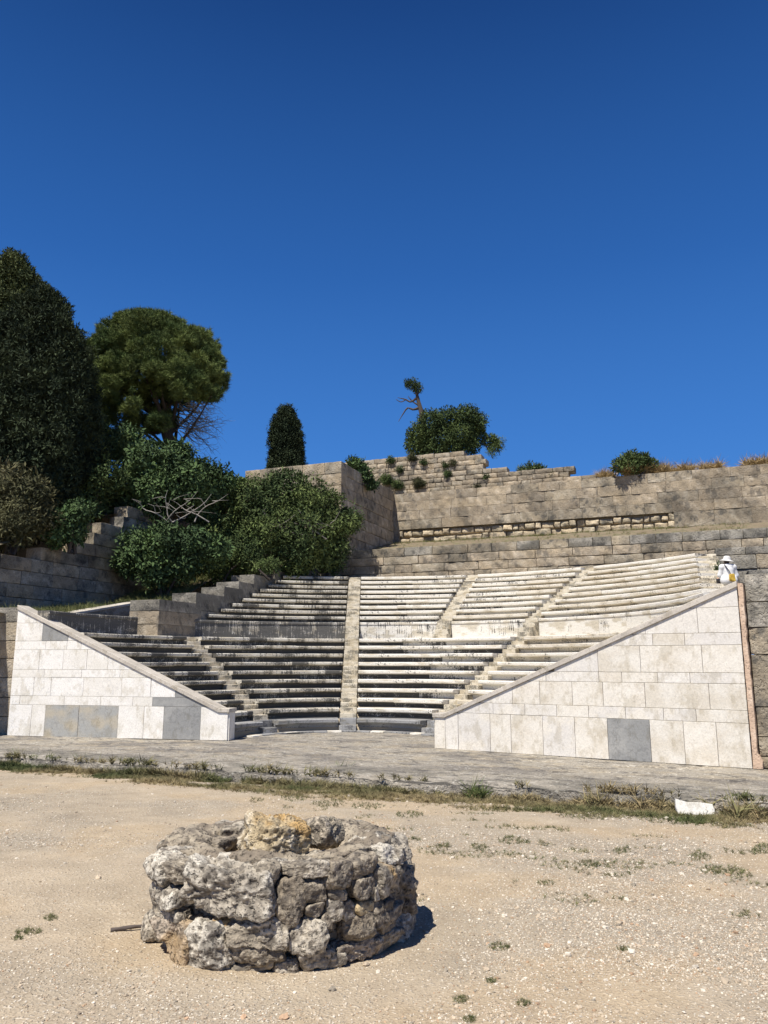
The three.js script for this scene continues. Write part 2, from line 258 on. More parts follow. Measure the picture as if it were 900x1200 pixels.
// paved rock floor of the orchestra
{
  const u0 = -24, u1 = 20, w1 = 4.6, pos = [], uv = [], col = [], idx = [], us = [], ws = [];
  for (let u = u0; u <= u1 + 1e-6; u += .09) us.push(u);
  for (let w = EDGE_W; w <= w1; w += .09) ws.push(w);
  const edge = u => .16 * fbm(u * .8, 1, 4, 4) + .06 * fbm(u * 4, 2, 4, 2);
  const put = (u, y, w) => { const p = L(u, y, w); pos.push(p.x, p.y, p.z); };
  const tint = (u, w) => { const s = fbm(u * .5, 4, w * 1.1, 4), q = fbm(u * 2.2, 2, w * 3, 3); let c = mix3([1, 1, 1], [.66, .66, .68], smooth(-.1, .4, s)); c = mix3(c, [1.12, 1.05, .92], smooth(.05, .4, q) * .6); const e = smooth(EDGE_W + 2.4, EDGE_W + .3, w); c = mix3(c, [.62, .63, .63], e * smooth(-.15, .25, q + s * .5)); return c; };
  const H = (u, w) => { const cr = Math.abs(fbm(u * .35 + 3, 6, w * 1.5, 3)); return .02 * fbm(u * .7, 1, w * 1.5, 4) - .022 * (1 - smooth(0, .035, cr)) - .004; };
  for (let k = 0; k < 3; k++) for (const u of us) { const e = edge(u); put(u, [-.45, -.2, -.05][k], EDGE_W + e + [-.02, -.03, .0][k] + .05 * fbm(u * 3, k * 3, 2, 3)); uv.push(u / 3, (-.4 + k * .15) / 3); col.push(...tint(u, EDGE_W)); }
  ws.forEach((w, k) => { for (const u of us) { const e = edge(u) * clamp(1 - k / 8); const lip = smooth(3, 0, k) * .03; put(u, H(u, w) - lip * (1 + 1.5 * fbm(u * 3, 7, 1, 2)), w + e + .03); uv.push(u / 3, w / 3); col.push(...tint(u, w)); } });
  const n = us.length, m = ws.length + 3; for (let j = 0; j < m - 1; j++) for (let i = 0; i < n - 1; i++) { const a = j * n + i; idx.push(a, a + 1, a + n, a + 1, a + n + 1, a + n); }
  const map = texture(1024, (u, v) => {
    let c = mix3([.26, .235, .19], [.39, .35, .285], tn(u, v, 7, 12, 2, 5, .65)); c = mix3(c, [.12, .11, .095], .8 * smooth(.53, .70, tn(u, v, 14, 24, 8, 5, .68)));
    c = mix3(c, [.56, .53, .46], .7 * smooth(.62, .78, tn(u, v, 50, 70, 12, 3))); c = mix3(c, [.12, .11, .10], .7 * smooth(.68, .8, tn(u, v, 90, 90, 14, 2)));
    const g = .8 + .4 * tn(u, v, 200, 200, 41, 2); return [c[0] * g, c[1] * g, c[2] * g];
  });
  const bump = texture(1024, (u, v) => .5 * tn(u, v, 10, 26, 8, 5, .65) + .5 * tn(u, v, 90, 100, 6, 3), false);
  structure('orchestra_pavement', finish(pos, uv, idx, col), std({ map, bumpMap: bump, bumpScale: .06, vertexColors: true }), 'weathered grey rock pavement in front of the marble seats', 'pavement');
}

// ---------------------------------------------------------------- ashlar walls
let seedCount = 100;
function ashlar({ root, length, courses, y0 = 0, top = () => 99, bottom = () => -99, len = [.8, 1.4], depth = .6, mats = lime, tint, chamfer = .02, rough = .018, cell = .22, gap = .008, jitter = .012, batter = 0, name = 'stone_block', choose, skip, setback = () => 0 }) {
  const r = rng(seedCount * 31 + 7), cores = []; let y = y0, row = 0;
  for (const h of courses) {
    let first = 1e9, last = -1e9, s = -r() * len[0] * .8;
    while (s < length) {
      let e = s + rr(len[0], len[1], r); if (length - e < len[0] * .45) e = length; const a = Math.max(0, s), b = Math.min(length, e); s = e;
      if (b - a < .08) continue; const mid = (a + b) / 2; if (top(mid) < y + h * .55 || bottom(mid) > y + h * .6) continue; if (skip && skip(mid, y + h / 2)) continue;
      const sd = seedCount++, ya = y;
      const mt = choose ? choose(mid, y + h / 2, r) : mats[Math.floor(r() * mats.length)];
      const g = blockGeo(b - a - gap, h - gap, depth, sd, { chamfer, rough, cell, tint: tint ? (x, yy) => tint(a + x, ya + yy, sd) : null });
      const m = mesh('stone_block', g, mt, root); m.name = name; m.position.set(a + gap / 2, y, (r() - .5) * 2 * jitter - batter * row - setback(mid, y + h / 2)); first = Math.min(first, a); last = Math.max(last, b);
    }
    if (last > first + .1) { const g = new THREE.BoxGeometry(last - first - .06, h + .004, depth * .5); g.translate((first + last) / 2, y + h / 2 - .03, -depth * .66 - batter * row); cores.push(g); }
    y += h; row++;
  }
  if (!skip) mesh('core', mergeGeometries(cores), coreMat, root);
}
const hash = n => { const x = Math.sin(n * 127.1) * 43758.5453; return x - Math.floor(x); };
// patchy weathering: grey-black lichen and paler scars, irregular outlines
const weather = (off, amt = .6, vert = .35) => (x, y, sd = 0) => {
  const p = fbm(x * .45 + off, y * .45, off, 5, .62) + .6 * fbm(x * 1.3 + off, y * vert, off + 4, 4), q = fbm(x * 1.1 - off, y * 1.1, off + 8, 3), t = .80 + .36 * hash(sd), fn = .9 + .35 * fbm(x * 5 + off, y * 5, off, 3);
  let c = mix3([1, 1, 1], [.42, .43, .44], amt * smooth(.12, .42, p)); c = mix3(c, [1.12, 1.08, 1.0], .6 * smooth(.12, .45, q)); return [c[0] * t * fn, c[1] * t * fn, c[2] * t * fn];
};

// wing walls clad in marble panels
const COURSES = [.83, .24, .50, .21, .54, .24, .50, .60];
function clipTop(x0, x1, y0, y1, topFn, knots) { // outline of a panel cut by the sloping top
  { const ok = x => topFn(x) > y0 + .012, N = 400; let a = null, c = null; for (let i = 0; i <= N; i++) { const x = lerp(x0, x1, i / N); if (ok(x)) { a ??= x; c = x; } } if (a === null || c - a < .03) return null; x0 = a; x1 = c; }
  const xs = [x0, ...knots.filter(k => k > x0 + .01 && k < x1 - .01), x1], out = [[x0, y0], [x1, y0]]; let any = false; const up = [];
  for (const x of [...xs].reverse()) { const t = topFn(x); up.push([x, Math.min(y1, t)]); if (t > y0 + .02) any = true; }
  // insert crossings of the slope with the top and bottom of the panel
  const full = []; for (let i = 0; i < up.length; i++) { full.push(up[i]); if (i < up.length - 1) { const a = up[i][0], b = up[i + 1][0]; for (const lv of [y1, y0]) { const ta = topFn(a) - lv, tb = topFn(b) - lv; if (ta * tb < 0) full.push([lerp(a, b, ta / (ta - tb)), lv]); } } }
  full.sort((p, q) => q[0] - p[0]);
  if (!any) return null; const poly = out.concat(full.map(p => [p[0], Math.max(y0, p[1])]));
  const clean = []; for (const p of poly) { const l = clean[clean.length - 1]; if (!l || Math.hypot(l[0] - p[0], l[1] - p[1]) > .012) clean.push(p); } while (clean.length > 2 && Math.hypot(clean[0][0] - clean[clean.length - 1][0], clean[0][1] - clean[clean.length - 1][1]) < .012) clean.pop();
  let area = 0; clean.forEach((p, i) => { const q = clean[(i + 1) % clean.length]; area += p[0] * q[1] - q[0] * p[1]; }); return area / 2 > .004 ? clean : null;
}
function inset(x0, x1, y0, y1, g) { return [x0 + g, x1 - g, y0 + g, y1 - g]; }
function wing(A, B, highAtStart, label, mats, joints, specials, thick) {
  const len = Math.hypot(B.x - A.x, B.z - A.z), ang = Math.atan2(B.z - A.z, B.x - A.x);
  const root = thing('wing_wall', label, 'wall', [A.x, 0, A.z], -ang, 'marble wing walls beside the seats');
  const hi = 3.45, lo = .70, cap = .26, topFn = x => { const s = highAtStart ? x : len - x; return s > len - cap ? lo : lerp(hi, lo, s / (len - cap)); };
  const knots = [highAtStart ? len - cap : cap];
  const toS = px => { const d = dir(px, 800); const n = V(Math.sin(ang), 0, -Math.cos(ang)); const t = (A.x * n.x + A.z * n.z) / (d.x * n.x + d.z * n.z); return Math.hypot(d.x * t - A.x, d.z * t - A.z) * Math.sign((d.x * t - A.x) * Math.cos(ang) + (d.z * t - A.z) * Math.sin(ang)); };
  // core behind the cladding
  const outline = highAtStart ? [[.02, -.2], [len - .02, -.2], [len - .02, lo - .01], [len - cap, lo - .01], [.02, hi - .01]] : [[.02, -.2], [len - .02, -.2], [len - .02, hi - .01], [cap, lo - .01], [.02, lo - .01]];
  mesh('core', slabGeo(outline, thick - .06, 0, 1, 1), coreMat, root).position.z = -.05;
  let y = 0, sd = 900 + Math.round(A.x * 10);
  COURSES.forEach((h, ci) => {
    const cuts = [0, ...(joints[ci] || []).map(toS).filter(s => s > .1 && s < len - .1), len].sort((a, b) => a - b);
    for (let i = 0; i < cuts.length - 1; i++) {
      sd++; const [x0, x1, ya, yb] = inset(cuts[i], cuts[i + 1], y, y + h, .0035), poly = clipTop(x0, x1, ya, yb, topFn, knots); if (!poly) continue;
      const sp = specials.find(s => s[0] === ci && toS(s[1]) > cuts[i] && toS(s[1]) < cuts[i + 1]), mid = (x0 + x1) / 2;
      const m = mesh('marble_panel', slabGeo(poly, .05, .004, 1.6, sd), sp ? sp[2] : mats[Math.floor(hash(sd) * mats.length)], root); m.position.z = (hash(sd * 3) - .5) * .006;
      if (sp) m.userData.label = sp[3];
    }
    y += h;
  });
  // end slab of the low end, then the coping
  const ex = highAtStart ? len : 0; const end = new THREE.BoxGeometry(.03, lo, thick - .06); const em = mesh('end_slab', end, mats[0], root); em.position.set(ex + (highAtStart ? .015 : -.015), lo / 2, -thick / 2 - .005);
  const th = .10, ov = .035, c = highAtStart ? [[-.01, hi + .004], [len - cap, lo + .004], [len + .05, lo + .004], [len + .05, lo + th], [len - cap + .03, lo + th], [-.01, hi + th + .02]] : [[-.05, lo + .004], [cap, lo + .004], [len + .01, hi + .004], [len + .01, hi + th + .02], [cap - .03, lo + th], [-.05, lo + th]];
  mesh('coping', slabGeo(c, thick + ov * 2, .008, 1.6, sd), copingMat, root).position.z = ov;
  return { root, len, ang, toS };
}
const LA = onY(8, 862, 0), LB = onY(266, 868, 0), RA = onY(510, 876.9, 0), RB = onY(882, 901, 0);
const wl = wing(LA, LB, true, 'white marble wing wall sloping down to the right with four grey patches', panelWhite,
  [[40, 56, 95, 141, 171, 194, 237], [25, 77, 119, 157, 180], [40, 60, 98, 143, 177, 206], [51, 95, 140], [44, 72, 100, 125], [50, 75, 92], [45, 76], []],
  [[0, 70, panelGreyBrown, 'grey and brown stained panel'], [0, 120, panelGreyBrown, 'grey and brown stained panel'], [0, 215, panelGrey, 'grey stone panel'], [1, 215, panelGrey, 'grey stone panel'], [2, 215, panelGrey, 'grey stone panel'], [6, 60, panelGrey, 'dark grey stone panel']], .42);
const wr = wing(RA, RB, false, 'cream marble wing wall rising to the right with one dark grey panel', panelCream,
  [[521, 536, 573, 597, 634, 671, 709, 758, 797, 835], [521, 577, 614, 651, 688, 731, 775, 813], [521, 560, 600, 632, 670, 706, 755, 830], [610, 640, 702, 729, 771, 809], [650, 702, 752, 825], [700, 768, 806], [760, 823], []],
  [[0, 730, panelGrey, 'dark grey cracked stone panel']], .5);
{ // strip of pinkish plaster on the outer edge of the cream wing wall
  const s = [], n = 26; for (let i = 0; i <= n; i++) s.push([wr.len + .005 + .012 * hash(i), 3.52 * i / n]); for (let i = n; i >= 0; i--) s.push([wr.len + .10 + .018 * fbm(i * .7, 3, 1, 3) + .012 * hash(i * 7) + (i < 2 ? .08 : 0), 3.52 * i / n]);
  const m = mesh('plaster_strip', slabGeo(s, .5, .006, 1.6, 5), plasterPink, wr.root); m.position.z = -.03; m.userData.label = 'pinkish plaster strip';
}
// rougher ashlar walls carrying on outward from the wing walls
{
  const a = wl.ang, LEN = 7, start = V(LA.x - Math.cos(a) * LEN, 0, LA.z - Math.sin(a) * LEN);
  const root = thing('outer_wall', 'tan limestone block wall beside the white marble wing wall', 'wall', [start.x - Math.sin(a) * -.06, 0, start.z - Math.cos(a) * .06], -a);
  ashlar({ root, length: LEN - .01, courses: [.5, .52, .54, .52, .5, .52, .42], len: [.9, 1.5], tint: weather(3, .25), rough: .025, chamfer: .015, choose: (x, y, r) => y > 3 ? limeGrey : lime[Math.floor(r() * 3)] });
  const b = wr.ang, s2 = V(RB.x + Math.cos(b) * .12, 0, RB.z + Math.sin(b) * .12);
  const root2 = thing('outer_wall', 'rough brown limestone block wall beside the cream marble wing wall', 'wall', [s2.x + Math.sin(b) * .2, 0, s2.z - Math.cos(b) * .2], -b);
  ashlar({ root: root2, length: 7, courses: [.22, .36, .56, 1.0, .52, .50, .56], len: [1.3, 2.2], depth: .8, tint: weather(17, .8), rough: .035, chamfer: .015, mats: [lime[1], limeGrey, lime[1]] });
}

// ---------------------------------------------------------------- seats
const SEATH = .271, rowsLow = [], rowsUp = [];
for (let k = 0; k < 10; k++) rowsLow.push({ R: 3.2 + .5 * k, top: .36 + SEATH * k, under: k ? .36 + SEATH * (k - 1) : -.1, depth: k === 9 ? .95 : .5 });
for (let k = 0; k < 9; k++) rowsUp.push({ R: 8.78 + .463 * k, top: 3.63 + .235 * k, under: k ? 3.63 + .235 * (k - 1) : 3.38, depth: k === 8 ? .7 : .463 });
const HALF = .265;                                             // half the width of a stairway
function seatWedge(label, rows, edgeA, edgeB, set, group, firstGrey) {
  const t = (edgeA(rows[0].R) + edgeB(rows[0].R)) / 2, b = [rows[0].R * Math.sin(t), 0, rows[0].R * Math.cos(t), 1];
  const root = thingL('seating_wedge', label, 'seating', [b[0], 0, b[2]], group);
  rows.forEach((row, k) => {
    const a0 = edgeA(row.R), a1 = edgeB(row.R), arc = (a1 - a0) * row.R; if (arc < .2) return; const n = Math.max(1, Math.round(arc / rr(1.5, 2.1)));
    const cuts = [a0]; for (let i = 1; i < n; i++) cuts.push(lerp(a0, a1, (i + rr(-.22, .22)) / n)); cuts.push(a1);
    for (let i = 0; i < n; i++) {
      const y = row.top + rr(-.008, .008), Rf = row.R + rr(-.008, .008), nb = .095 + rr(0, .02), un = row.under - .02, rs = .21;
      const prof = [[Rf + rs, un], [Rf + rs - .01, y - nb - .03], [Rf + .02, y - nb], [Rf, y - nb + .02], [Rf - .004, y - .022], [Rf + .022, y], [Rf + row.depth + .14, y - .004], [Rf + row.depth + .14, un]];
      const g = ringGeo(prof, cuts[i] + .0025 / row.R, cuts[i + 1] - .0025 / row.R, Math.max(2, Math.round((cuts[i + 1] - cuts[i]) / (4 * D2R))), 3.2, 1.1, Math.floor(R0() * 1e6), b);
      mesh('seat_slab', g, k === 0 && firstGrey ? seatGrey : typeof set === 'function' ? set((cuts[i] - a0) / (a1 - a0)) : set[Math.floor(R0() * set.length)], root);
    }
  });
  return root;
}
const radial = (deg, side) => R => deg * D2R + side * HALF / R;
const uLeft = R => Math.asin(clamp(-7.35 / R, -1, 1)), uRight = R => Math.asin(clamp(8.6 / R, -1, 1));
const A0 = -64, A1 = -22.3, A2 = .4, A3 = 22.8, A4 = 66;
seatWedge('dark shaded lower seats between the white wing wall and side stairway', rowsLow, R => -97 * D2R + .08 / R, radial(A0, -1), seatSets.lichenShade, 'lower seat wedges', true);
seatWedge('stained lower seats with shade painted in left of the centre stairway', rowsLow, radial(A0, 1), radial(A1, -1), seatSets.lichenShade, 'lower seat wedges', true);
seatWedge('pale lower seats between the centre stairway and the right stairway', rowsLow, radial(A1, 1), radial(A3, -1), seatSets.mid, 'lower seat wedges', true);
seatWedge('clean cream lower seats rising behind the cream wing wall', rowsLow, radial(A3, 1), R => A4 * D2R, seatSets.clean, 'lower seat wedges', true);
seatWedge('stained upper seats with shade painted in beside the stepped stone blocks', rowsUp, uLeft, radial(A1, -1), seatSets.lichenShade, 'upper seat wedges');
seatWedge('streaked white upper seats right of the centre stairway', rowsUp, radial(A1, 1), radial(A2, -1), seatSets.mid, 'upper seat wedges');
seatWedge('white upper seats between the two slanting stairways', rowsUp, radial(A2, 1), radial(A3, -1), [seatClean, seatClean2, seatMid2], 'upper seat wedges');
seatWedge('clean cream upper seats reaching the side steps at right', rowsUp, radial(A3, 1), uRight, seatSets.clean, 'upper seat wedges');
{ // packed core that carries the seats, cut off by the side walls
  const prof = [[3.36, -.2], [3.36, .1], [7.8, 2.42], [8.7, 2.45], [8.9, 3.1], [12.6, 5.0], [13.5, 5.1]], pos = [], idx = [], N = 90, K = 40;
  const yAt = R => { for (let k = 1; k < prof.length - 1; k++) if (R <= prof[k + 1][0]) return lerp(prof[k][1], prof[k + 1][1], (R - prof[k][0]) / (prof[k + 1][0] - prof[k][0])); return 5.1; };
  for (let i = 0; i <= N; i++) { const t = lerp(-95, 80, i / N) * D2R, s = Math.sin(t), Rm = Math.min(13.5, s < 0 ? 8.9 / Math.max(.01, -s) : 8.7 / Math.max(.01, s)); for (let k = 0; k <= K + 2; k++) { const R = k === 0 ? 3.36 : Math.min(Rm, lerp(3.36, 13.5, (k - 1) / K)), y = k === 0 || k === K + 2 ? -.2 : yAt(R); pos.push(R * s, y, -R * Math.cos(t)); } }
  for (let i = 0; i < N; i++) for (let k = 0; k < K + 2; k++) { const a = i * (K + 3) + k; idx.push(a, a + 1, a + K + 3, a + 1, a + K + 4, a + K + 3); }
  const m = structure('seat_bank', finish(pos, null, idx), coreMat, 'packed stone core under the seats', 'ground'); m.position.copy(O); m.rotation.y = TURN;
}
// low parapet wall between the two tiers
function parapet(label, ea, eb, mats) {
  const R = 8.62, a0 = ea(R), a1 = eb(R), t = (a0 + a1) / 2, b = [R * Math.sin(t), 2.8, R * Math.cos(t)], root = thingL('parapet_wall', label, 'wall', b, 'parapet walls between seat tiers'), n = Math.max(2, Math.round((a1 - a0) * R / 1.15));
  for (let i = 0; i < n; i++) mesh('marble_slab', ringGeo([[R, 2.7], [R - rr(0, .006), 3.30], [R - .03, 3.33], [R - .03, 3.39], [R - .01, 3.41], [R + .35, 3.41], [R + .35, 2.7]], lerp(a0, a1, i / n) + .0004, lerp(a0, a1, (i + 1) / n) - .0004, 3, 2, 1.1, Math.floor(R0() * 1e6), b), mats[Math.floor(R0() * mats.length)], root);
}
parapet('dark parapet wall behind the shaded seats beside the white wing wall', R => -99 * D2R, R => Math.asin(-7.8 / R), [parLichenShade]);
parapet('dark grey streaked parapet wall left of the centre stairway', R => Math.asin(-7.75 / R), radial(A1, -1), [parLichenShade]);
parapet('white parapet wall with black streaks right of the centre stairway', radial(A1, 1), radial(A2, -1), [parMid]);
parapet('pale spotted parapet wall between the slanting stairways', radial(A2, 1), radial(A3, -1), [parMid, parClean]);
parapet('clean cream parapet wall above the cream wing wall', radial(A3, 1), R => 74 * D2R, [parClean]);
// stairways
function stairway(label, deg, parts) {
  const t = deg * D2R, list = [];
  const add = (R, y, d, h) => list.push([R, y, d, h]);
  if (parts.includes('low')) rowsLow.forEach((r, k) => { const prev = k ? rowsLow[k - 1].top : 0; add(r.R + .0, (prev + r.top) / 2, .27, .3); add(r.R + .25, r.top, k === 9 ? .4 : .27, .4); });
  if (parts.includes('mid')) for (let k = 0; k < 4; k++) add(8.05 + k * .17, 2.80 + .16 * (k + 1), k === 3 ? .5 : .2, .5);
  if (parts.includes('up')) rowsUp.forEach((r, k) => { const prev = k ? rowsUp[k - 1].top : 3.4; add(r.R + .0, (prev + r.top) / 2, .25, .3); add(r.R + .23, r.top, k === 8 ? .5 : .25, .4); });
  const bR = list[0][0], b = [bR * Math.sin(t), list[0][1] - .15, bR * Math.cos(t)], p = L(b[0], b[1], b[2]);
  const root = thing('stairway', label, 'stairs', [p.x, p.y, p.z], TURN - t, 'stairways between the seats');
  list.forEach(([R, y, d, h], i) => { const g = blockGeo(HALF * 2 - .03, h, d, 4000 + i + Math.round(deg * 50), { chamfer: .014, rough: .008, cell: .15, tile: 1.2 }); const m = mesh('step', g, i < 2 && parts.includes('low') ? seatGrey : stairCream, root); m.position.set(-HALF + .015, y - h - b[1] + rr(-.008, .008), -(R - bR) + rr(-.01, .01)); });
}
stairway('cream stone stairway climbing straight up the middle of the seats', A1, ['low', 'mid', 'up']);
stairway('short slanting stairway in the upper seats only', A2, ['mid', 'up']);
stairway('long slanting stairway ending behind the cream wing wall', A3, ['low', 'mid', 'up']);
stairway('dark stairway through the shaded lower seats behind the white wing wall', A0, ['low']);
{ // side steps at the right-hand end of the upper seats
  const root = thingL('side_stairway', 'broken white steps at the outer end of the upper seats', 'stairs', [8.9, 3.3, 1.2], 'stairways between the seats');
  rowsUp.forEach((r, k) => { const w = Math.sqrt(r.R * r.R - 8.6 * 8.6), nw = k < 8 ? Math.sqrt(rowsUp[k + 1].R ** 2 - 8.6 * 8.6) : w + .8; for (let q = 0; q < 2; q++) { const g = blockGeo(.62 + rr(-.06, .06), .5, (nw - w) / 2 + .06, 5200 + k * 2 + q, { chamfer: .03, rough: .02, cell: .14, tile: 1.2 }); mesh('step', g, stairCream, root).position.set(8.66 - 8.9, r.top - .09 + q * .11 - .5 - 3.3, -(w + q * (nw - w) / 2 - 1.2)); } });
}
// kerb stones around the orchestra foot
{
  const root = thingL('orchestra_kerb', 'low pale kerb curving along the foot of the seats', 'kerb', [0, 0, 3.0]);
  for (let i = 0; i < 16; i++) { const a0 = lerp(-80, 45, i / 16) * D2R, a1 = lerp(-80, 45, (i + 1) / 16) * D2R; mesh('kerb_stone', ringGeo([[2.98, -.1], [2.98, .02 + .02 * hash(i)], [3.0, .035], [3.28, .035], [3.28, -.1]], a0 + .003, a1 - .003, 3, 2, 1.1, i + 60, [0, 0, 3.0]), i % 3 ? seatGrey : seatMid, root); }
}

// ---------------------------------------------------------------- stepped enclosure on the left
{
  const tops = [[158, 187, 702], [200, 230, 694], [239, 263, 687], [268, 280, 681], [278, 298, 673], [300, 322, 667.5], [322, 341, 663], [343, 367, 659.5]];
  tops.forEach(([xa, xb, py], i) => {
    const P = onU(xb, py, -7.5), w = locW(P), y = P.y, wn = i < 7 ? locW(onU(tops[i + 1][1], tops[i + 1][2], -7.5)) : w + 2.2, wd = [1.15, 1.0, 1.0, 1.0, 1.05, 1.1, 1.1, 1.1][i];
    const root = thingL('wall_block', ['large tan stone block above the shaded lower seats', 'grey stone block, second of the stepped row', 'grey stone block, third of the stepped row', 'narrow stone block in the stepped row by the shrubs', 'stone block halfway up the stepped row', 'stone block, third from top of the stepped row', 'stone block just below the topmost of the stepped row', 'topmost stone block of the stepped row under the shrub'][i], 'stone block', [-7.5 - wd, 0, w], 'stepped blocks beside the upper seats');
    const H = 1.5, courses = i === 0 ? [.5, .43, .36] : [.6];
    let yy = y - courses.reduce((a, b) => a + b, 0); if (i) { const fg = blockGeo(wd, .8, wn - w + .15, 6100 + i, { chamfer: .012, rough: .012, tint: weather(60 + i, .5) }); mesh('lower_stone', fg, limeGrey, root).position.set(0, yy - .81, -.02); }
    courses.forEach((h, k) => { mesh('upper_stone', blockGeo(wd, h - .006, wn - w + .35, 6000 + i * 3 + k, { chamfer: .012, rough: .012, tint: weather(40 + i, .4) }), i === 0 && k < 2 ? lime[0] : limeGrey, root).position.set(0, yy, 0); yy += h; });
  });
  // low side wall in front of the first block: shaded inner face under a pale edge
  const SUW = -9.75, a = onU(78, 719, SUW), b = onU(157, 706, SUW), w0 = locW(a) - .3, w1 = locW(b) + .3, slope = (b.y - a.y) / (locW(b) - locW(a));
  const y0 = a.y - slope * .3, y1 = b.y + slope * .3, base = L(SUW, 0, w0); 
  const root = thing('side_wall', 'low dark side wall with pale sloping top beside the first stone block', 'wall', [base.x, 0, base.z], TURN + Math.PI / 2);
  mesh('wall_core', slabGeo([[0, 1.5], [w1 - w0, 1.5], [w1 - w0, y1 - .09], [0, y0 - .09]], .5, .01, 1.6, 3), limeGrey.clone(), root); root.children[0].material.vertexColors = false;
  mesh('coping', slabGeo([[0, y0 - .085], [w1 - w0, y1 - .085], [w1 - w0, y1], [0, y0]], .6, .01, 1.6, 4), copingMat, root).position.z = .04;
}

// ---------------------------------------------------------------- retaining walls behind
const W1 = 13.6, W2 = 20.7, UB = locU(onW(400, 540, W1));      // wall behind the seats, wall of the upper terrace, bastion face
const bastTop = onW(400, 540, W1).y, midTop = 6.97;
{
  const root = thingL('back_wall', 'long tan block wall directly behind the top row of seats', 'wall', [UB - .4, 4.4, W1]);
  ashlar({ root, length: 23, courses: [.36, .36, .36, .36, .37, .37, .39], len: [.7, 1.7], tint: weather(21, .7), depth: .7, rough: .03, choose: (x, y, r) => y > 2.15 ? (r() < .75 ? limeGrey : lime[1]) : lime[Math.floor(r() * 3)] });
}
{ // darker return wall by the side steps
  const p = onW(838, 642, 10.6), u = locU(p);
  const root = thingL('return_wall', 'grey stained block wall behind the person in white', 'wall', [u, 2.6, 10.6]);
  const H = p.y - 2.6; ashlar({ root, length: 5.5, courses: [.5, .5, .5, .5, .5, .5, H - 3.0 > .1 ? H - 3.0 : .3], len: [.8, 1.6], tint: weather(25, .9), depth: 1.1, rough: .03, mats: [limeGrey, lime[1], limeGrey] });
  const root2 = thingL('return_wall', 'dark lichened low wall top right of the person in white', 'wall', [u + .75, 2.6, 7.6]);
  const p2 = onW(880, 668, 7.6); ashlar({ root: root2, length: 4.6, courses: [.5, .5, .5, p2.y - 4.1], len: [1.0, 1.8], tint: weather(35, 1), depth: 1.0, rough: .03, mats: [limeGrey, limeGrey, lime[1]] });
}
{ // bastion: lit front face and shaded side face
  const root = thingL('bastion', 'tall square stone bastion with shaded side face behind the big shrub', 'wall', [UB, 5.5, W1]);
  const H = bastTop - 5.5, n = 10, cs = Array.from({ length: n }, () => H / n);
  const front = new THREE.Group(); front.name = 'front_face'; front.position.set(-5.2, 0, 0); root.add(front);
  ashlar({ root: front, length: 5.2, courses: cs, len: [.8, 1.4], tint: weather(5, .45), depth: .7 });
  const side = new THREE.Group(); side.name = 'side_face'; side.position.set(-.02, 0, -.7); side.rotation.y = Math.PI / 2; root.add(side);
  ashlar({ root: side, length: W2 - W1 - .75, courses: cs, len: [.9, 1.7], tint: weather(8, .5, .1), depth: .6 });
  mesh('core', new THREE.BoxGeometry(3.9, H - .1, 6.2), coreMat, root).position.set(-2.7, (H - .1) / 2, -3.95);
}
const upTop = 11.05;
{
  const base = UB - 1.5, root = thingL('terrace_wall', 'long brown ashlar wall of the upper terrace', 'wall', [base, 9.05, W2]);
  ashlar({ root, length: 27, y0: -.75, courses: [.75, .52, .5, .52, .47], len: [1.0, 2.1], tint: weather(12, .62, .22), depth: .8, chamfer: .008, rough: .03, gap: .005, setback: (x, y) => y < 0 && x > 1.2 && x < base * -1 + 7.7 ? .4 : 0 });
  // coursed ruin on top, each course set back a little, ending in a broken slope
  const root2 = thingL('ruined_wall', 'broken stepped wall of small courses with plants in its joints', 'wall', [base - 2, 11.06, W2 + .28]);
  const hi = onW(550, 523, W2 + .3).y - 11.06, ub = u => u + base - 2;
  ashlar({ root: root2, length: 16, courses: [.27, .28, .28, .29, .29, .28, .30, .3], len: [.45, 1.05], tint: weather(30, .5), depth: .7, chamfer: .03, rough: .03, batter: .045, jitter: .04, cell: .16,
    top: s => { const u = ub(s); return u < -2.7 ? hi : u < -.35 ? lerp(hi - .15, 1.0, (u + 2.7) / 2.35) + .25 * (hash(Math.floor(u * 3)) - .5) : u < 3.5 ? .74 : u < 4.3 ? .4 : .02; } });
  // two rows of small eroded stones at the foot of the terrace wall
  const root3 = thingL('rubble_course', 'two rows of small pale eroded stones at the foot of the terrace wall', 'wall', [UB + .1, 8.25, W2 + .05]);
  const rt = rng(91); for (let row = 0; row < 2; row++) { let s = 0; while (s < 15) { const w = rr(.25, row ? .7 : .95, rt), h = (row ? .36 : .40) * rr(.75, 1, rt); const g = blockGeo(w, h, .42, 7300 + Math.round(s * 11) + row * 400, { chamfer: .05, rough: .06, cell: .1, tint: (x, y) => { const k = .9 + .3 * hash(Math.round(s * 10) + row) ; return [k * 1.1, k * 1.08, k]; } }); const m = mesh('rubble_stone', g, lime[Math.floor(rt() * 3)], root3); m.position.set(s, .01 + row * .40, .02 + rr(-.12, .05, rt)); m.rotation.z = rr(-.04, .04, rt); s += w + .02; } }
}
{ // retaining wall on the left hillside
  const root = thing('retaining_wall', 'shaded brown retaining wall with broken stepped top under the trees', 'wall', L(-12.8, 3.2, -4).toArray(), TURN + Math.PI / 2);
  const prof = [[-4, 4.6], [.2, 5.45], [2.3, 5.9], [3.6, 6.6], [4.6, 7.0], [5.6, 7.55], [7.2, 8.15], [9, 8.2], [18, 8.3]];
  const top = s => { const w = s - 4; let y = prof[0][1]; for (const p of prof) if (w >= p[0]) y = p[1]; return y - 3.2; };
  ashlar({ root, length: 17, courses: Array.from({ length: 11 }, () => .46), len: [.9, 1.6], top, tint: weather(50, .75), depth: .7, rough: .03, chamfer: .015, mats: [lime[1], limeGrey, lime[0]] });
}

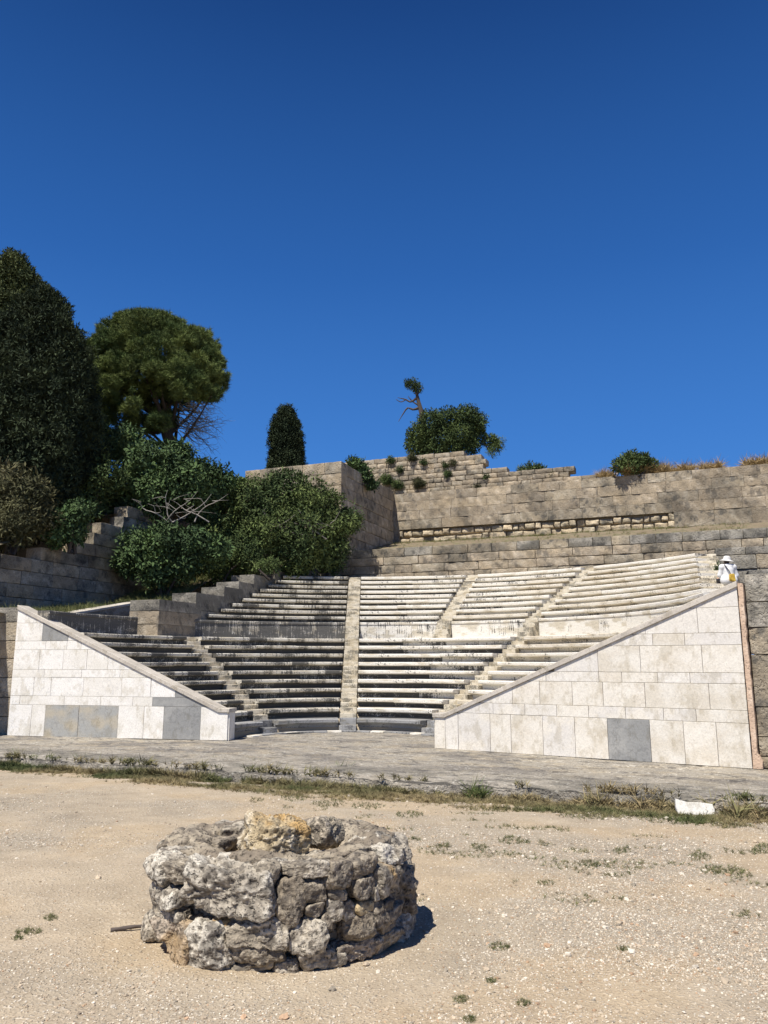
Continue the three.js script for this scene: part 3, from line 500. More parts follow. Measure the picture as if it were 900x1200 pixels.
// ---------------------------------------------------------------- terraces and hillside behind
const earthTex = texture(512, (u, v) => { let c = mix3([.16, .125, .08], [.26, .205, .13], tn(u, v, 8, 8, 3, 5)); c = mix3(c, [.12, .13, .05], .7 * smooth(.5, .7, tn(u, v, 12, 12, 9, 4))); const g = .8 + .4 * tn(u, v, 120, 120, 4, 2); return [c[0] * g, c[1] * g, c[2] * g]; });
const earth = std({ map: earthTex, bumpMap: limeBump, bumpScale: .06 });
function terrain(name, us, ws, h, label) {
  const pos = [], uv = [], idx = []; for (const w of ws) for (const u of us) { const p = L(u, h(u, w), w); pos.push(p.x, p.y, p.z); uv.push(u / 2.5, w / 2.5); }
  const n = us.length; for (let j = 0; j < ws.length - 1; j++) for (let i = 0; i < n - 1; i++) { const a = j * n + i; idx.push(a, a + 1, a + n, a + 1, a + n + 1, a + n); }
  structure(name, finish(pos, uv, idx), earth, label, 'ground');
}
const range = (a, b, n) => Array.from({ length: n + 1 }, (_, i) => lerp(a, b, i / n));
const hillH = (u, w) => { const t = lerp(5.0, 8.0, smooth(-2, 8, w)) + 3.0 * smooth(8, 16, w) + .03 * Math.max(0, w - 20); return t + .25 * fbm(u * .3, 2, w * .3, 3) + .10 * Math.min(40, Math.max(0, -u - 13.2)) * smooth(26, 13, w); };
terrain('hillside', [...range(-120, -30, 12), ...range(-29, -13.3, 30)], [...range(-6, 24, 50), ...range(28, 140, 14)], hillH, 'dark earth hillside under the trees on the left');
const sideH = (u, w) => lerp(3.35, 3.75, smooth(0, 4, w)) + 3.0 * smooth(4, 13, w) + .08 * fbm(u, 1, w, 3);
terrain('side_terrace', range(-13.1, -9.9, 12), range(-5, 13.5, 40), sideH, 'grassy strip below the left retaining wall');
terrain('upper_terrace', range(UB - .2, 26, 50), range(W1 + .55, W2 + .3, 12), (u, w) => lerp(6.9, 8.22, smooth(W1 + .5, W2, w)) + .05 * fbm(u, 3, w, 3), 'earth terrace above the back wall');
terrain('plateau', range(-13.3, 140, 70), [...range(W2 + .75, 30, 10), ...range(36, 160, 10)], (u, w) => 10.75 + .4 * smooth(21, 30, w) + .12 * fbm(u * .4, 5, w * .4, 3), 'flat ground above the ruined walls');
terrain('cavea_bank', range(-7.2, 9.4, 20), range(12.2, W1 + .2, 4), (u, w) => 5.2 + .02 * fbm(u, 7, w, 2), 'earth strip behind the top seats');

// ---------------------------------------------------------------- the round stone well
{
  const CX = -.765, CZ = -6.12, RX = .93, gy = groundY(CX, CZ - .0), cy = .14, rimY = .76;
  const root = thing('stone_well', 'round well ring of rough grey stones on the sandy ground', 'well', [CX, cy, CZ]);
  const local = p => [p.x - CX, p.y - cy, p.z - CZ];
  // mortared core: a ring filled with sand
  const pos = [], idx = [], col = [], NA = 150, prof = [[.90, -.12], [.89, .05], [.86, .2], [.84, .35], [.83, .48], [.82, .55], [.82, .585], [.72, .60], [.62, .59], [.56, .565], [.53, .5], [.50, .46], [.35, .45], [.18, .46], [.001, .46]];
  const NP = 60; for (let j = 0; j < NP; j++) { const f = j / (NP - 1) * (prof.length - 1), k = Math.min(prof.length - 2, Math.floor(f)), t = f - k, R = lerp(prof[k][0], prof[k + 1][0], t), y = lerp(prof[k][1], prof[k + 1][1], t);
    for (let i = 0; i < NA; i++) { const a = i / NA * Math.PI * 2, x = Math.cos(a) * R, z = Math.sin(a) * R, fl = f < 10.5 ? 1 : .35, d = fl * (.055 * fbm(x * 3 + 7, y * 3, z * 3, 4) + .022 * fbm(x * 14, y * 14, z * 14, 3)); pos.push(x * (1 + d * 1.1), y + d * (f > 5 ? 1 : .3) - .04 * (z < 0 ? -z : 0), z * (1 + d * 1.1) * .93);
      const g = .8 + .6 * (fbm(x * 30, y * 30, z * 30, 2) * .5 + .3); let c = f < 10.5 ? mix3([.22, .185, .14], [.38, .33, .25], smooth(-.2, .4, fbm(x * 4, y * 4, z * 4 + 8, 4))) : [.46, .37, .25]; col.push(c[0] * g, c[1] * g, c[2] * g); } }
  for (let j = 0; j < NP - 1; j++) for (let i = 0; i < NA; i++) { const a = j * NA + i, b = j * NA + (i + 1) % NA; idx.push(a, a + NA, b, b, a + NA, b + NA); }
  const core = mesh('mortar_core', boxUV(finish(pos, null, idx, col), .42), rockMat, root);
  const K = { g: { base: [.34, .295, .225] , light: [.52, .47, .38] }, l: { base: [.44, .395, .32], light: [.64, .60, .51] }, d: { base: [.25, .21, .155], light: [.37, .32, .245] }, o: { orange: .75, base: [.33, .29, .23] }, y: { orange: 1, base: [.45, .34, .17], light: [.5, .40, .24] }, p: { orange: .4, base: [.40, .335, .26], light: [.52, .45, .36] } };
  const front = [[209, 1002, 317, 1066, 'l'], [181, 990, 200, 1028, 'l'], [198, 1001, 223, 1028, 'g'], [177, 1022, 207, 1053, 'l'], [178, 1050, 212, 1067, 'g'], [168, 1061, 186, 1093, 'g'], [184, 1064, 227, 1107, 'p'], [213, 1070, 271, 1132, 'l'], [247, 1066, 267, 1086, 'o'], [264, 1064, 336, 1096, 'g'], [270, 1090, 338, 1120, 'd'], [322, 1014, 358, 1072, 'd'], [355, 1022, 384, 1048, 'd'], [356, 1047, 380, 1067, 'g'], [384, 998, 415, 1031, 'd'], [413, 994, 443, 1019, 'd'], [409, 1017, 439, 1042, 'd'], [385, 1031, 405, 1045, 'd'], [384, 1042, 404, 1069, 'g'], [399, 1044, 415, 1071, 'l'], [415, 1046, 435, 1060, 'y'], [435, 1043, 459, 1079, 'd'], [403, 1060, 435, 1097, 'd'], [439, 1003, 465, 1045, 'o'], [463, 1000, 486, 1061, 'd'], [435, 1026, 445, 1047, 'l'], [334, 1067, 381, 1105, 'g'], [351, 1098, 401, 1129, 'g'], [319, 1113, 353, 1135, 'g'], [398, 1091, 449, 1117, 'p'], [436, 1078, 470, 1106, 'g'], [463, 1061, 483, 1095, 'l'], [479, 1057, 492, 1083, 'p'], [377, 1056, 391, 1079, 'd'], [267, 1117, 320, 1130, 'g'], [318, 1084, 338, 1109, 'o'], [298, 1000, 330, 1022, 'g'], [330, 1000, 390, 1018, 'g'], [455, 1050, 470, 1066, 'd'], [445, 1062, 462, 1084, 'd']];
  front.forEach(([x0, y0, x1, y1, k], i) => {
    const px = (x0 + x1) / 2, py = (y0 + y1) / 2, d = dir(px, py); const a = d.x * d.x + d.z * d.z, ox = -CX, oz = -CZ, b = d.x * ox + d.z * oz, R = RX - .01, disc = b * b - a * (ox * ox + oz * oz - R * R);
    let p, ang; if (disc > 0) { const t = (-b - Math.sqrt(disc)) / a; p = d.clone().multiplyScalar(t).add(V(0, EYE, 0)); } else { const t = -b / a; p = d.clone().multiplyScalar(t).add(V(0, EYE, 0)); const n = V(p.x - CX, 0, p.z - CZ); n.setLength(R); p.x = CX + n.x; p.z = CZ + n.z; }
    const n = V(p.x - CX, 0, p.z - CZ).normalize(); ang = Math.atan2(n.x, n.z);
    const sc = p.distanceTo(V(0, EYE, 0)) / F * .955, view = V(-p.x, 0, -p.z).normalize(), cs = clamp(n.dot(view), .42, 1), w = (x1 - x0) * sc / cs, h = (y1 - y0) * sc * 1.02, dp = clamp(Math.min(w, h) * .55, .06, .17);
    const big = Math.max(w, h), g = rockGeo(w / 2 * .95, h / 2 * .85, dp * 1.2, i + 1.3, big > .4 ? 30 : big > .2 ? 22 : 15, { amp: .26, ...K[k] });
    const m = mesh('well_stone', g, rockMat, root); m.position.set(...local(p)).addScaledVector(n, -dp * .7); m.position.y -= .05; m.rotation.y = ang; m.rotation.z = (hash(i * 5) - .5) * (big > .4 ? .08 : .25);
  });
  // stones on the rim and round the back
  const rim = [[236, 981, .30, .09, .17, 'd', -.05, .5], [283, 968, .17, .09, .13, 'g', .2, .1], [330, 963, .2, .07, .12, 'd', 0, .2], [418, 964, .17, .07, .12, 'd', -.2, .3], [440, 985, .25, .09, .2, 'l', -.5, .9], [300, 1000, .12, .05, .09, 'g', .3, .2], [372, 1000, .24, .06, .13, 'g', .1, .3]];
  rim.forEach(([px, py, sx, sy, sz, k, ry], i) => { const p = onY(px, py, i === 0 ? .73 : .725); const m = mesh('rim_stone', rockGeo(sx, sy, sz, 70 + i, 26, { amp: .26, ...K[k] }), rockMat, root); m.position.set(...local(p)); m.position.y -= .075; m.rotation.y = ry; });
  for (let i = 0; i < 13; i++) { const a = Math.PI * (1.06 + .88 * i / 12); for (let j = 0; j < 2; j++) { const m = mesh('well_stone', rockGeo(.15, .17, .1, 140 + i * 2 + j, 9, { amp: .3 }), rockMat, root); m.position.set(Math.cos(a) * .86, .1 + j * .28, Math.sin(a) * .80); m.rotation.y = -a + Math.PI / 2; } }
  // two loose boulders lying on the rim
  const b1 = meta(mesh('boulder', rockGeo(.225, .135, .17, 211, 34, { amp: .32, orange: .85, base: [.50, .41, .26], light: [.62, .55, .42], dark: [.22, .17, .10] }), rockMat, scene), 'yellowish ochre boulder lying on the well rim', 'boulder', 'loose boulders on the well');
  const p1 = onY(325, 981, .80); b1.position.copy(p1); b1.rotation.set(.1, .3, -.1); b1.name = numbered('boulder');
  const b2 = meta(mesh('boulder', rockGeo(.15, .105, .12, 217, 28, { amp: .32, base: [.33, .29, .22], light: [.48, .42, .33] }), rockMat, scene), 'smaller grey pitted boulder beside the ochre one on the well', 'boulder', 'loose boulders on the well');
  b2.position.copy(onY(378, 975, .765)); b2.rotation.set(0, -.4, .15); b2.name = numbered('boulder');
}

// ---------------------------------------------------------------- loose gravel, twig, white slab
{
  const g = new THREE.IcosahedronGeometry(1, 1); { const P = g.attributes.position; for (let i = 0; i < P.count; i++) { const x = P.getX(i), y = P.getY(i), z = P.getZ(i), k = 1 + .5 * n3(x * 1.3, y * 1.3, z * 1.3); P.setXYZ(i, x * k, y * k * .62, z * k * .85); } g.computeVertexNormals(); }
  const N = 130000, inst = new THREE.InstancedMesh(g, std({ color: 0xffffff, roughness: .9 }), N), r = rng(5), M = new THREE.Matrix4(), Q = new THREE.Quaternion(), E = new THREE.Euler(), c = new THREE.Color(); let n = 0;
  for (let tries = 0; tries < 1500000 && n < N; tries++) {
    const z = -Math.exp(lerp(Math.log(2.6), Math.log(15.5), r())), x = (r() * 2 - 1) * -z * .56; if (locW(V(x, 0, z)) > EDGE_W - .1) continue;
    const ga = gravelAt(x, z); if (r() > .06 + Math.pow(ga, 2.2)) continue; if (Math.hypot(x + .765, z + 6.12) < .9) continue;
    const big = r(), s = (.0022 + .0040 * r() + (big > .96 ? .009 * r() : 0) + (big > .9975 ? .014 * r() : 0)) * (1 + .028 * -z); M.compose(V(x, groundY(x, z) + s * .2, z), Q.setFromEuler(E.set((r() - .5) * .8, r() * 6.3, (r() - .5) * .8)), V(s, s * (.7 + .4 * r()), s)); inst.setMatrixAt(n, M);
    const t = r(), k = .75 + .5 * r(); c.setRGB(...(t < .34 ? [.60, .54, .44] : t < .8 ? [.44, .36, .26] : t < .93 ? [.30, .26, .20] : [.40, .27, .17]).map(v => v * k)); inst.setColorAt(n, c); n++;
  }
  inst.count = n; inst.name = 'gravel'; inst.castShadow = inst.receiveShadow = true; scene.add(inst); meta(inst, 'loose pale gravel scattered over the sandy ground', 'gravel', null, 'stuff');
  const tw = onY(150, 1088, groundY(-1.7, -6) + .02); const stick = mesh('wood_stick', taperTube([V(-.11, .008, .04), V(-.03, .012, .012), V(.05, .016, -.015), V(.10, .012, -.03)], .015, .011, 8, 12), std({ color: new THREE.Color().setRGB(.10, .08, .07) }), scene); stick.position.set(tw.x, groundY(tw.x, tw.z) + .008, tw.z); meta(stick, 'short dark stick lying on the sand beside the well', 'stick');
  const pc = onY(816, 949, -.12), sl = new THREE.Group(); sl.name = numbered('white_slab'); sl.position.set(pc.x, groundY(pc.x, pc.z) + .0, pc.z); sl.rotation.y = -.12; scene.add(sl); meta(sl, 'small white marble slab propped in the dry grass', 'slab');
  mesh('slab_body', slabGeo([[-.255, .0], [-.09, -.006], [.13, -.004], [.262, .012], [.268, .09], [.25, .165], [.04, .19], [-.10, .185], [-.262, .232], [-.275, .11]], .07, .012, 1.2, 77), pm(panelTex([.70, .68, .62], [.64, .62, .56], 201, .4, [.5, .48, .44])), sl).rotation.x = -.42;
}

// ---------------------------------------------------------------- foliage
const leafMat = new THREE.MeshStandardMaterial({ color: 0xffffff, roughness: 1, side: THREE.DoubleSide });
const barkMat = std({ color: new THREE.Color().setRGB(.075, .06, .048), roughness: 1 }), barkGrey = std({ color: new THREE.Color().setRGB(.30, .275, .24), roughness: 1 });
function sprigBroad(n, spread, len, wid, seed) {
  const pos = [], idx = [], r = rng(seed); for (let i = 0; i < n; i++) { const d = V(r() * 2 - 1, r() * 1.5 - .4, r() * 2 - 1).normalize(), o = d.clone().multiplyScalar(spread * (.25 + .75 * r())), t = d.clone().add(V(r() - .5, r() - .6, r() - .5)).normalize(), s = t.clone().cross(V(r() - .5, 1, r() - .5)).normalize(), l = len * (.7 + .6 * r()), w = wid * (.7 + .6 * r()), up = s.clone().cross(t).multiplyScalar(w * .3), b = pos.length / 3; for (const p of [o, o.clone().addScaledVector(t, l * .45).addScaledVector(s, w / 2).add(up), o.clone().addScaledVector(t, l), o.clone().addScaledVector(t, l * .45).addScaledVector(s, -w / 2).add(up)]) pos.push(p.x, p.y, p.z); idx.push(b, b + 1, b + 2, b, b + 2, b + 3); } return finish(pos, null, idx);
}
function sprigNeedle(n, len, wid, seed, fan = 1) {
  const pos = [], idx = [], r = rng(seed); for (let i = 0; i < n; i++) { const o = V(0, (r() - .3) * len * .8, 0), t = V((r() * 2 - 1) * fan, r() * .9 + .1, (r() * 2 - 1) * fan).normalize(), s = t.clone().cross(V(r() - .5, r() - .5, r() - .5)).normalize(), l = len * (.6 + .6 * r()), b = pos.length / 3; for (const p of [o.clone().addScaledVector(s, wid / 2), o.clone().addScaledVector(t, l), o.clone().addScaledVector(s, -wid / 2)]) pos.push(p.x, p.y, p.z); idx.push(b, b + 1, b + 2); } return finish(pos, null, idx);
}
const SP = { fig: sprigBroad(9, .20, .19, .12, 1), shrub: sprigBroad(13, .17, .13, .06, 2), olive: sprigBroad(16, .17, .11, .032, 3), pine: sprigNeedle(34, .19, .022, 4), cypress: sprigBroad(14, .13, .15, .05, 5), small: sprigBroad(9, .08, .09, .035, 6), grass: sprigNeedle(9, .10, .011, 7, .55), dry: sprigNeedle(12, .22, .014, 8, .5) };
// leaves through the outer part of a crown made of lobes [x, y, z, rx, ry, rz], relative to the plant's base
function crown(parent, geo, lobes, density, cols, o = {}) {
  const r = rng(o.seed ?? 1), list = [], up = o.up ?? .4, inner = o.inner ?? .55;
  for (const l of lobes) { const area = 4 * Math.PI * Math.pow((Math.pow(l[3] * l[4], 1.6) + Math.pow(l[3] * l[5], 1.6) + Math.pow(l[4] * l[5], 1.6)) / 3, 1 / 1.6), n = Math.round(area * density * (l[6] ?? 1));
    for (let i = 0; i < n; i++) { const d = V(r() * 2 - 1, r() * 2 - 1, r() * 2 - 1); if (d.lengthSq() > 1 || d.lengthSq() < .001) { i--; continue; } d.normalize(); if (o.cutBelow && d.y < -.6 && r() < .7) continue;
      const bump = 1 + .22 * fbm(d.x * 2.1 + l[0], d.y * 2.1 + l[1], d.z * 2.1 + l[2], 3) * (o.ragged ?? 1), rad = bump * Math.pow(lerp(inner ** 3, 1, r()), 1 / 3); const p = V(l[0] + d.x * l[3] * rad, l[1] + d.y * l[4] * rad, l[2] + d.z * l[5] * rad);
      if (o.gap && fbm(p.x * .9 + 3, p.y * .9, p.z * .9, 2) > o.gap) continue; list.push([p, d]); } }
  const inst = new THREE.InstancedMesh(geo, leafMat, list.length), M = new THREE.Matrix4(), Q = new THREE.Quaternion(), Y = V(0, 1, 0), c = new THREE.Color();
  list.forEach(([p, d], i) => { const ax = d.clone().lerp(Y, up).add(V(r() - .5, r() - .5, r() - .5).multiplyScalar(.9)).normalize(); Q.setFromUnitVectors(Y, ax).multiply(new THREE.Quaternion().setFromAxisAngle(Y, r() * 6.28)); const s = (o.size ?? 1) * (.7 + .6 * r()); M.compose(p, Q, V(s, s, s)); inst.setMatrixAt(i, M); const t = clamp(.5 + .9 * fbm(p.x * .8, p.y * .8, p.z * .8 + 5, 2) + (r() - .5) * .7), k = .8 + .4 * r(); c.setRGB(...mix3(cols[0], cols[1], t).map(v => v * k)); inst.setColorAt(i, c); });
  inst.name = o.name ?? 'crown'; inst.userData.kind = 'stuff'; inst.castShadow = inst.receiveShadow = true; parent.add(inst); return inst;
}
// a lobe of a crown seen round photograph pixel (px, py) with radius pr pixels, at a distance from the camera plane
const lobeAt = (base, px, py, pr, depth, flat = 1, k = 1) => { const p = at(px, py, depth), m = pr * depth / F * .98; return [p.x - base.x, p.y - base.y, p.z - base.z, m, m * flat, m, k]; };
function plant(name, label, category, base, group) { return thing(name, label, category, [base.x, base.y, base.z], 0, group); }
const C = { cyp: [[.017, .030, .012], [.046, .064, .026]], cypLit: [[.045, .066, .022], [.11, .130, .045]], pine: [[.055, .088, .022], [.145, .180, .048]], shrub: [[.036, .062, .018], [.105, .145, .040]], fig: [[.032, .062, .022], [.085, .140, .045]], olive: [[.050, .056, .022], [.115, .112, .050]], dark: [[.020, .034, .012], [.045, .065, .022]], fresh: [[.05, .085, .022], [.12, .16, .05]], dry: [[.28, .20, .09], [.42, .31, .15]], weed: [[.07, .095, .03], [.16, .17, .06]] };
// outline: half-widths in photograph pixels [py, half-width, centre] from top to bottom
function cypress(label, outline, depth, cols, seed, dens, size) {
  const last = outline[outline.length - 1], bot = at(last[2], last[0], depth), t = plant('cypress_tree', label, 'tree', V(bot.x, bot.y - .6, bot.z), 'cypress trees'), lobes = [], r = rng(seed), base = t.position;
  for (let i = 0; i < outline.length - 1; i++) { const [y0, h0, c0] = outline[i], [y1, h1, c1] = outline[i + 1], n = Math.max(1, Math.round((y1 - y0) / Math.max(6, (h0 + h1) * .22))); for (let k = 0; k < n; k++) { const f = (k + .5) / n, hw = lerp(h0, h1, f), c = lerp(c0, c1, f), y = lerp(y0, y1, f), m = hw < 10 ? 1 : 5; for (let q = 0; q < m; q++) { const a = (q + r()) / m * 6.28, rad = m === 1 ? 0 : hw * .55, l = lobeAt(base, c + Math.cos(a) * rad, y + rr(-4, 4, r), hw * (m === 1 ? .9 : .5), depth, 1.25); l[2] += Math.sin(a) * rad * depth / F; lobes.push(l); } } }
  const wide = Math.max(...outline.map(q => q[1])); for (let i = 0; i < (wide > 30 ? 120 : 26); i++) { const f = .06 + Math.pow(r(), .8) * .9, y = lerp(outline[0][0], last[0], f); let k = 0; while (k < outline.length - 2 && y > outline[k + 1][0]) k++; const g = (y - outline[k][0]) / (outline[k + 1][0] - outline[k][0]), hw = lerp(outline[k][1], outline[k + 1][1], g), c = lerp(outline[k][2], outline[k + 1][2], g), a = r() * 6.28, l = lobeAt(base, c + Math.cos(a) * hw * .80, y, wide * rr(.10, .17, r), depth, 1.5); l[2] += Math.sin(a) * hw * .80 * depth / F; lobes.push(l); }
  const top = at(outline[0][2], outline[0][0] + 8, depth).sub(base); mesh('trunk', taperTube([V(0, -.2, 0), top.clone().multiplyScalar(.4), top.clone().multiplyScalar(.75), top], .28, .03, 8, 8), barkMat, t);
  crown(t, SP.cypress, lobes, dens, cols, { seed, up: .6, inner: .45, ragged: 1.9, size }); return t;
}
cypress('tall dark cypress on the hillside, tallest dark mass of the trees', [[338, 6, 52], [360, 22, 52], [395, 48, 46], [450, 70, 46], [520, 80, 44], [580, 76, 38], [615, 60, 40]], 31, C.cyp, 11, 26, 1.1);
cypress('paler olive-tipped cypress rising behind the dark one', [[302, 8, 18], [320, 22, 16], [350, 38, 14], [420, 66, 8], [500, 80, 4], [560, 80, 4]], 36, C.cypLit, 12, 18, 1.2);
cypress('small dense dark cypress standing behind the bastion', [[483, 8, 337], [490, 14, 336], [505, 19, 335], [525, 21, 335], [560, 22, 335], [575, 18, 335]], 44, C.cyp.map(c => c.map(v => v * 1.25)), 13, 50, .9);
{ // umbrella pine
  const D = 38, base = at(196, 575, D), t = plant('umbrella_pine', 'spreading umbrella pine with a domed green crown', 'tree', base);
  const l = [[118, 418, 30], [138, 395, 28], [165, 385, 26], [192, 388, 26], [218, 402, 26], [238, 424, 25], [252, 446, 19], [150, 425, 34], [185, 420, 34], [215, 435, 30], [122, 455, 30], [150, 465, 30], [182, 462, 26], [205, 470, 20], [248, 463, 13], [108, 485, 24], [140, 495, 24], [165, 500, 22], [190, 495, 20], [125, 440, 34], [170, 440, 34], [200, 450, 28]].map(([x, y, p], i) => lobeAt(base, x, y, p, D + [0, 1.5, -1.2, .8, -.6, .3][i % 6] * 1.4, .85));
  const pr = rng(77), clumps = []; for (let i = 0; i < 190; i++) { const d = V(pr() * 2 - 1, pr() * 1.3 - .3, pr() * 2 - 1).normalize(); if (d.z < -.5) continue; const k = .80 + .16 * pr(), px = 176 + d.x * 86 * k, py = 446 - d.y * 80 * k; if (py > 470 && px > 205) continue; clumps.push(lobeAt(base, px, py, rr(9, 15, pr), D - d.z * 3.4 * k, .7)); }
  crown(t, SP.pine, clumps, 40, C.pine.map(c => c.map(v => v * 1.1)), { seed: 23, up: .6, inner: .5, cutBelow: true, ragged: 1.1, size: 1.1, name: 'needle_clumps' });
  crown(t, SP.pine, l.map(q => [q[0], q[1], q[2], q[3] * .95, q[4] * .95, q[5] * .95, .8]), 34, C.pine, { seed: 21, up: .55, inner: .62, cutBelow: true, ragged: 1.3, size: 1.25 });
  const tr = [V(0, -.3, 0), V(.2, 1.6, 0), V(-.2, 3.2, .1), V(-.4, 4.6, 0)]; const trunk = mesh('trunk', taperTube(tr, .42, .2, 9, 10), barkMat, t);
  const r = rng(22); for (let i = 0; i < 26; i++) { const tgt = l[i % l.length], s = tr[1].clone().lerp(tr[3], r()); const e = V(tgt[0], tgt[1], tgt[2]), m = s.clone().lerp(e, .5).add(V(0, -.3, 0)); mesh('limb', taperTube([s, m, e], .11, .02, 5, 7), barkMat, trunk); }
  const tw = []; for (let i = 0; i < 70; i++) { const sx = rr(205, 228, r), sy = rr(465, 510, r), ex = sx + rr(8, 36, r), ey = sy + rr(-12, 28, r), a = at(sx, sy, D + rr(-1, 1, r)).sub(base), b = at(Math.min(262, ex), ey, D + rr(-1.4, 1.4, r)).sub(base), m = a.clone().lerp(b, .5).add(V(0, rr(-.25, .25, r), 0)); tw.push(taperTube([a, m, b], .03, .006, 4, 5)); for (let k = 0; k < 3; k++) { const q = m.clone().lerp(b, r()); tw.push(taperTube([q, q.clone().add(V(rr(-.1, .5, r), rr(-.4, .2, r), rr(-.3, .3, r))), q.clone().add(V(rr(.1, .8, r), rr(-.6, .3, r), rr(-.4, .4, r)))], .012, .003, 3, 3)); } }
  mesh('dead_twigs', mergeGeometries(tw), barkGrey, t).userData.kind = 'stuff';
}
function shrub(name, label, list, depth, sp, dens, cols, seed, o = {}) {
  const xs = list.map(q => q[0]), lo = Math.max(...list.map(q => q[1] + q[2] * .8)), mx = xs.reduce((a, b) => a + b, 0) / xs.length, base = o.base ?? at(mx, lo, depth), t = plant(name, label, o.category ?? 'shrub', base, o.group ?? 'shrubs on the left slope'), r = rng(seed + 500);
  const lobes = list.map(([x, y, p, dd = 0, fl = .9]) => lobeAt(base, x, y, p, depth + dd, fl));
  crown(t, sp, lobes, dens, cols, { seed, inner: .6, ragged: 1.5, ...o });
  if (!o.noStems) crown(t, sp === SP.olive ? SP.olive : SP.small, lobes.map(l => [l[0], l[1], l[2], l[3] * 1.1, l[4] * 1.12, l[5] * 1.1]), dens * .3, cols.map(c => [c[0] * 1.25, c[1] * 1.15, c[2] * 1.2]), { seed: seed + 900, inner: .75, ragged: 2.8, size: 1.9, gap: .18, name: 'shoots' });
  if (o.noStems) return { t, base }; const st = []; lobes.forEach(lb => { const e = V(lb[0], lb[1], lb[2]); st.push(taperTube([V(rr(-.2, .2, r), -.3, rr(-.2, .2, r)), e.clone().multiplyScalar(.5).add(V(rr(-.3, .3, r), 0, rr(-.3, .3, r))), e], .06, .02, 5, 6)); }); mesh('stems', mergeGeometries(st), barkMat, t); return { t, base };
}
const big = shrub('round_shrub', 'large rounded green shrub in front of the bastion', [[300, 590, 34], [335, 578, 30, .6], [370, 592, 28], [320, 620, 36, -.6], [360, 625, 36, -.4], [392, 618, 24, .2], [408, 610, 16, .3], [290, 635, 26], [345, 650, 28, -.5], [385, 650, 22]], 33, SP.shrub, 34, C.shrub, 31, { base: L(-8.2, 6.0, 11.6) });
const fg = shrub('broadleaf_shrub', 'broad-leaved shrub spreading below the pine', [[158, 600, 18, -.3], [140, 590, 18, .2], [110, 520, 24, 1.5], [150, 520, 22, 1], [175, 545, 30], [205, 540, 24], [230, 565, 30, -.5], [190, 575, 30, -.4], [255, 570, 22], [155, 570, 26], [240, 595, 22, .4], [270, 575, 18, .5]], 32.5, SP.fig, 26, C.fig, 32);
shrub('hanging_shrub', 'dense fresh green shrub hanging over the retaining wall end', [[165, 645, 24], [195, 635, 22, -.2], [225, 640, 24], [250, 645, 18, .3], [185, 665, 24, -.2], [215, 662, 18], [150, 660, 14]], 30, SP.fig, 34, C.fig, 33, { base: L(-10.8, 4.6, 6.6), size: .85 });
shrub('olive_shrub', 'olive-brown shrub on top of the retaining wall beneath the cypress', [[10, 570, 24], [32, 580, 22], [20, 605, 26, -.3], [42, 610, 16], [4, 625, 20], [-25, 590, 36]], 26.5, SP.olive, 46, C.olive, 34);
shrub('leafy_shrub', 'small bright leafy shrub spilling over the retaining wall', [[78, 612, 18], [92, 600, 15, .2], [70, 628, 14, -.1], [88, 626, 12]], 27.2, SP.fig, 44, C.fig, 35, { size: .75 });
shrub('leafy_shrub', 'dark leafy shrub in the deep shade between cypress and pine', [[105, 585, 24], [125, 560, 22], [100, 545, 26, 1], [130, 525, 24, 2], [75, 560, 26, 1]], 31, SP.shrub, 26, C.shrub, 36);
shrub('leafy_shrub', 'dark bush low behind the hanging shrub by the stepped blocks', [[255, 625, 22, 1], [275, 650, 24, .5], [240, 660, 24, 1], [262, 672, 16, .3], [215, 672, 18, .5], [295, 652, 18, 0], [285, 625, 24, 1.5]], 31.5, SP.shrub, 30, C.shrub, 37);
shrub('leafy_shrub', 'small weedy bush just above the topmost stepped blocks', [[308, 664, 9], [318, 662, 8]], 30.8, SP.small, 90, C.fresh, 38);
{ // grey dead branches showing in the broadleaf shrub and the round shrub
  const branches = (root, base, x0, y0, x1, y1, depth, n, seed) => { const r = rng(seed), L2 = []; for (let i = 0; i < n; i++) { const a = at(rr(x0, x1, r), y1, depth).sub(base); let p = a; const pts = [p]; let dx = rr(-.5, .5, r); for (let k = 0; k < 4; k++) { p = p.clone().add(V(dx + rr(-.3, .3, r), rr(.12, .42, r), rr(-.05, .22, r))); pts.push(p); } L2.push(taperTube(pts, .035, .006, 5, 9)); for (let k = 0; k < 3; k++) { const q = pts[1 + Math.floor(r() * 3)]; L2.push(taperTube([q, q.clone().add(V(rr(-.4, .4, r), rr(0, .3, r), .08)), q.clone().add(V(rr(-.8, .8, r), rr(-.1, .5, r), .12))], .016, .004, 4, 4)); } } mesh('dead_branches', mergeGeometries(L2), barkGrey, root).userData.kind = 'stuff'; };
  branches(fg.t, fg.base, 190, 570, 245, 612, 31.0, 6, 5); branches(big.t, big.base, 345, 600, 385, 632, 31.9, 5, 6);
}
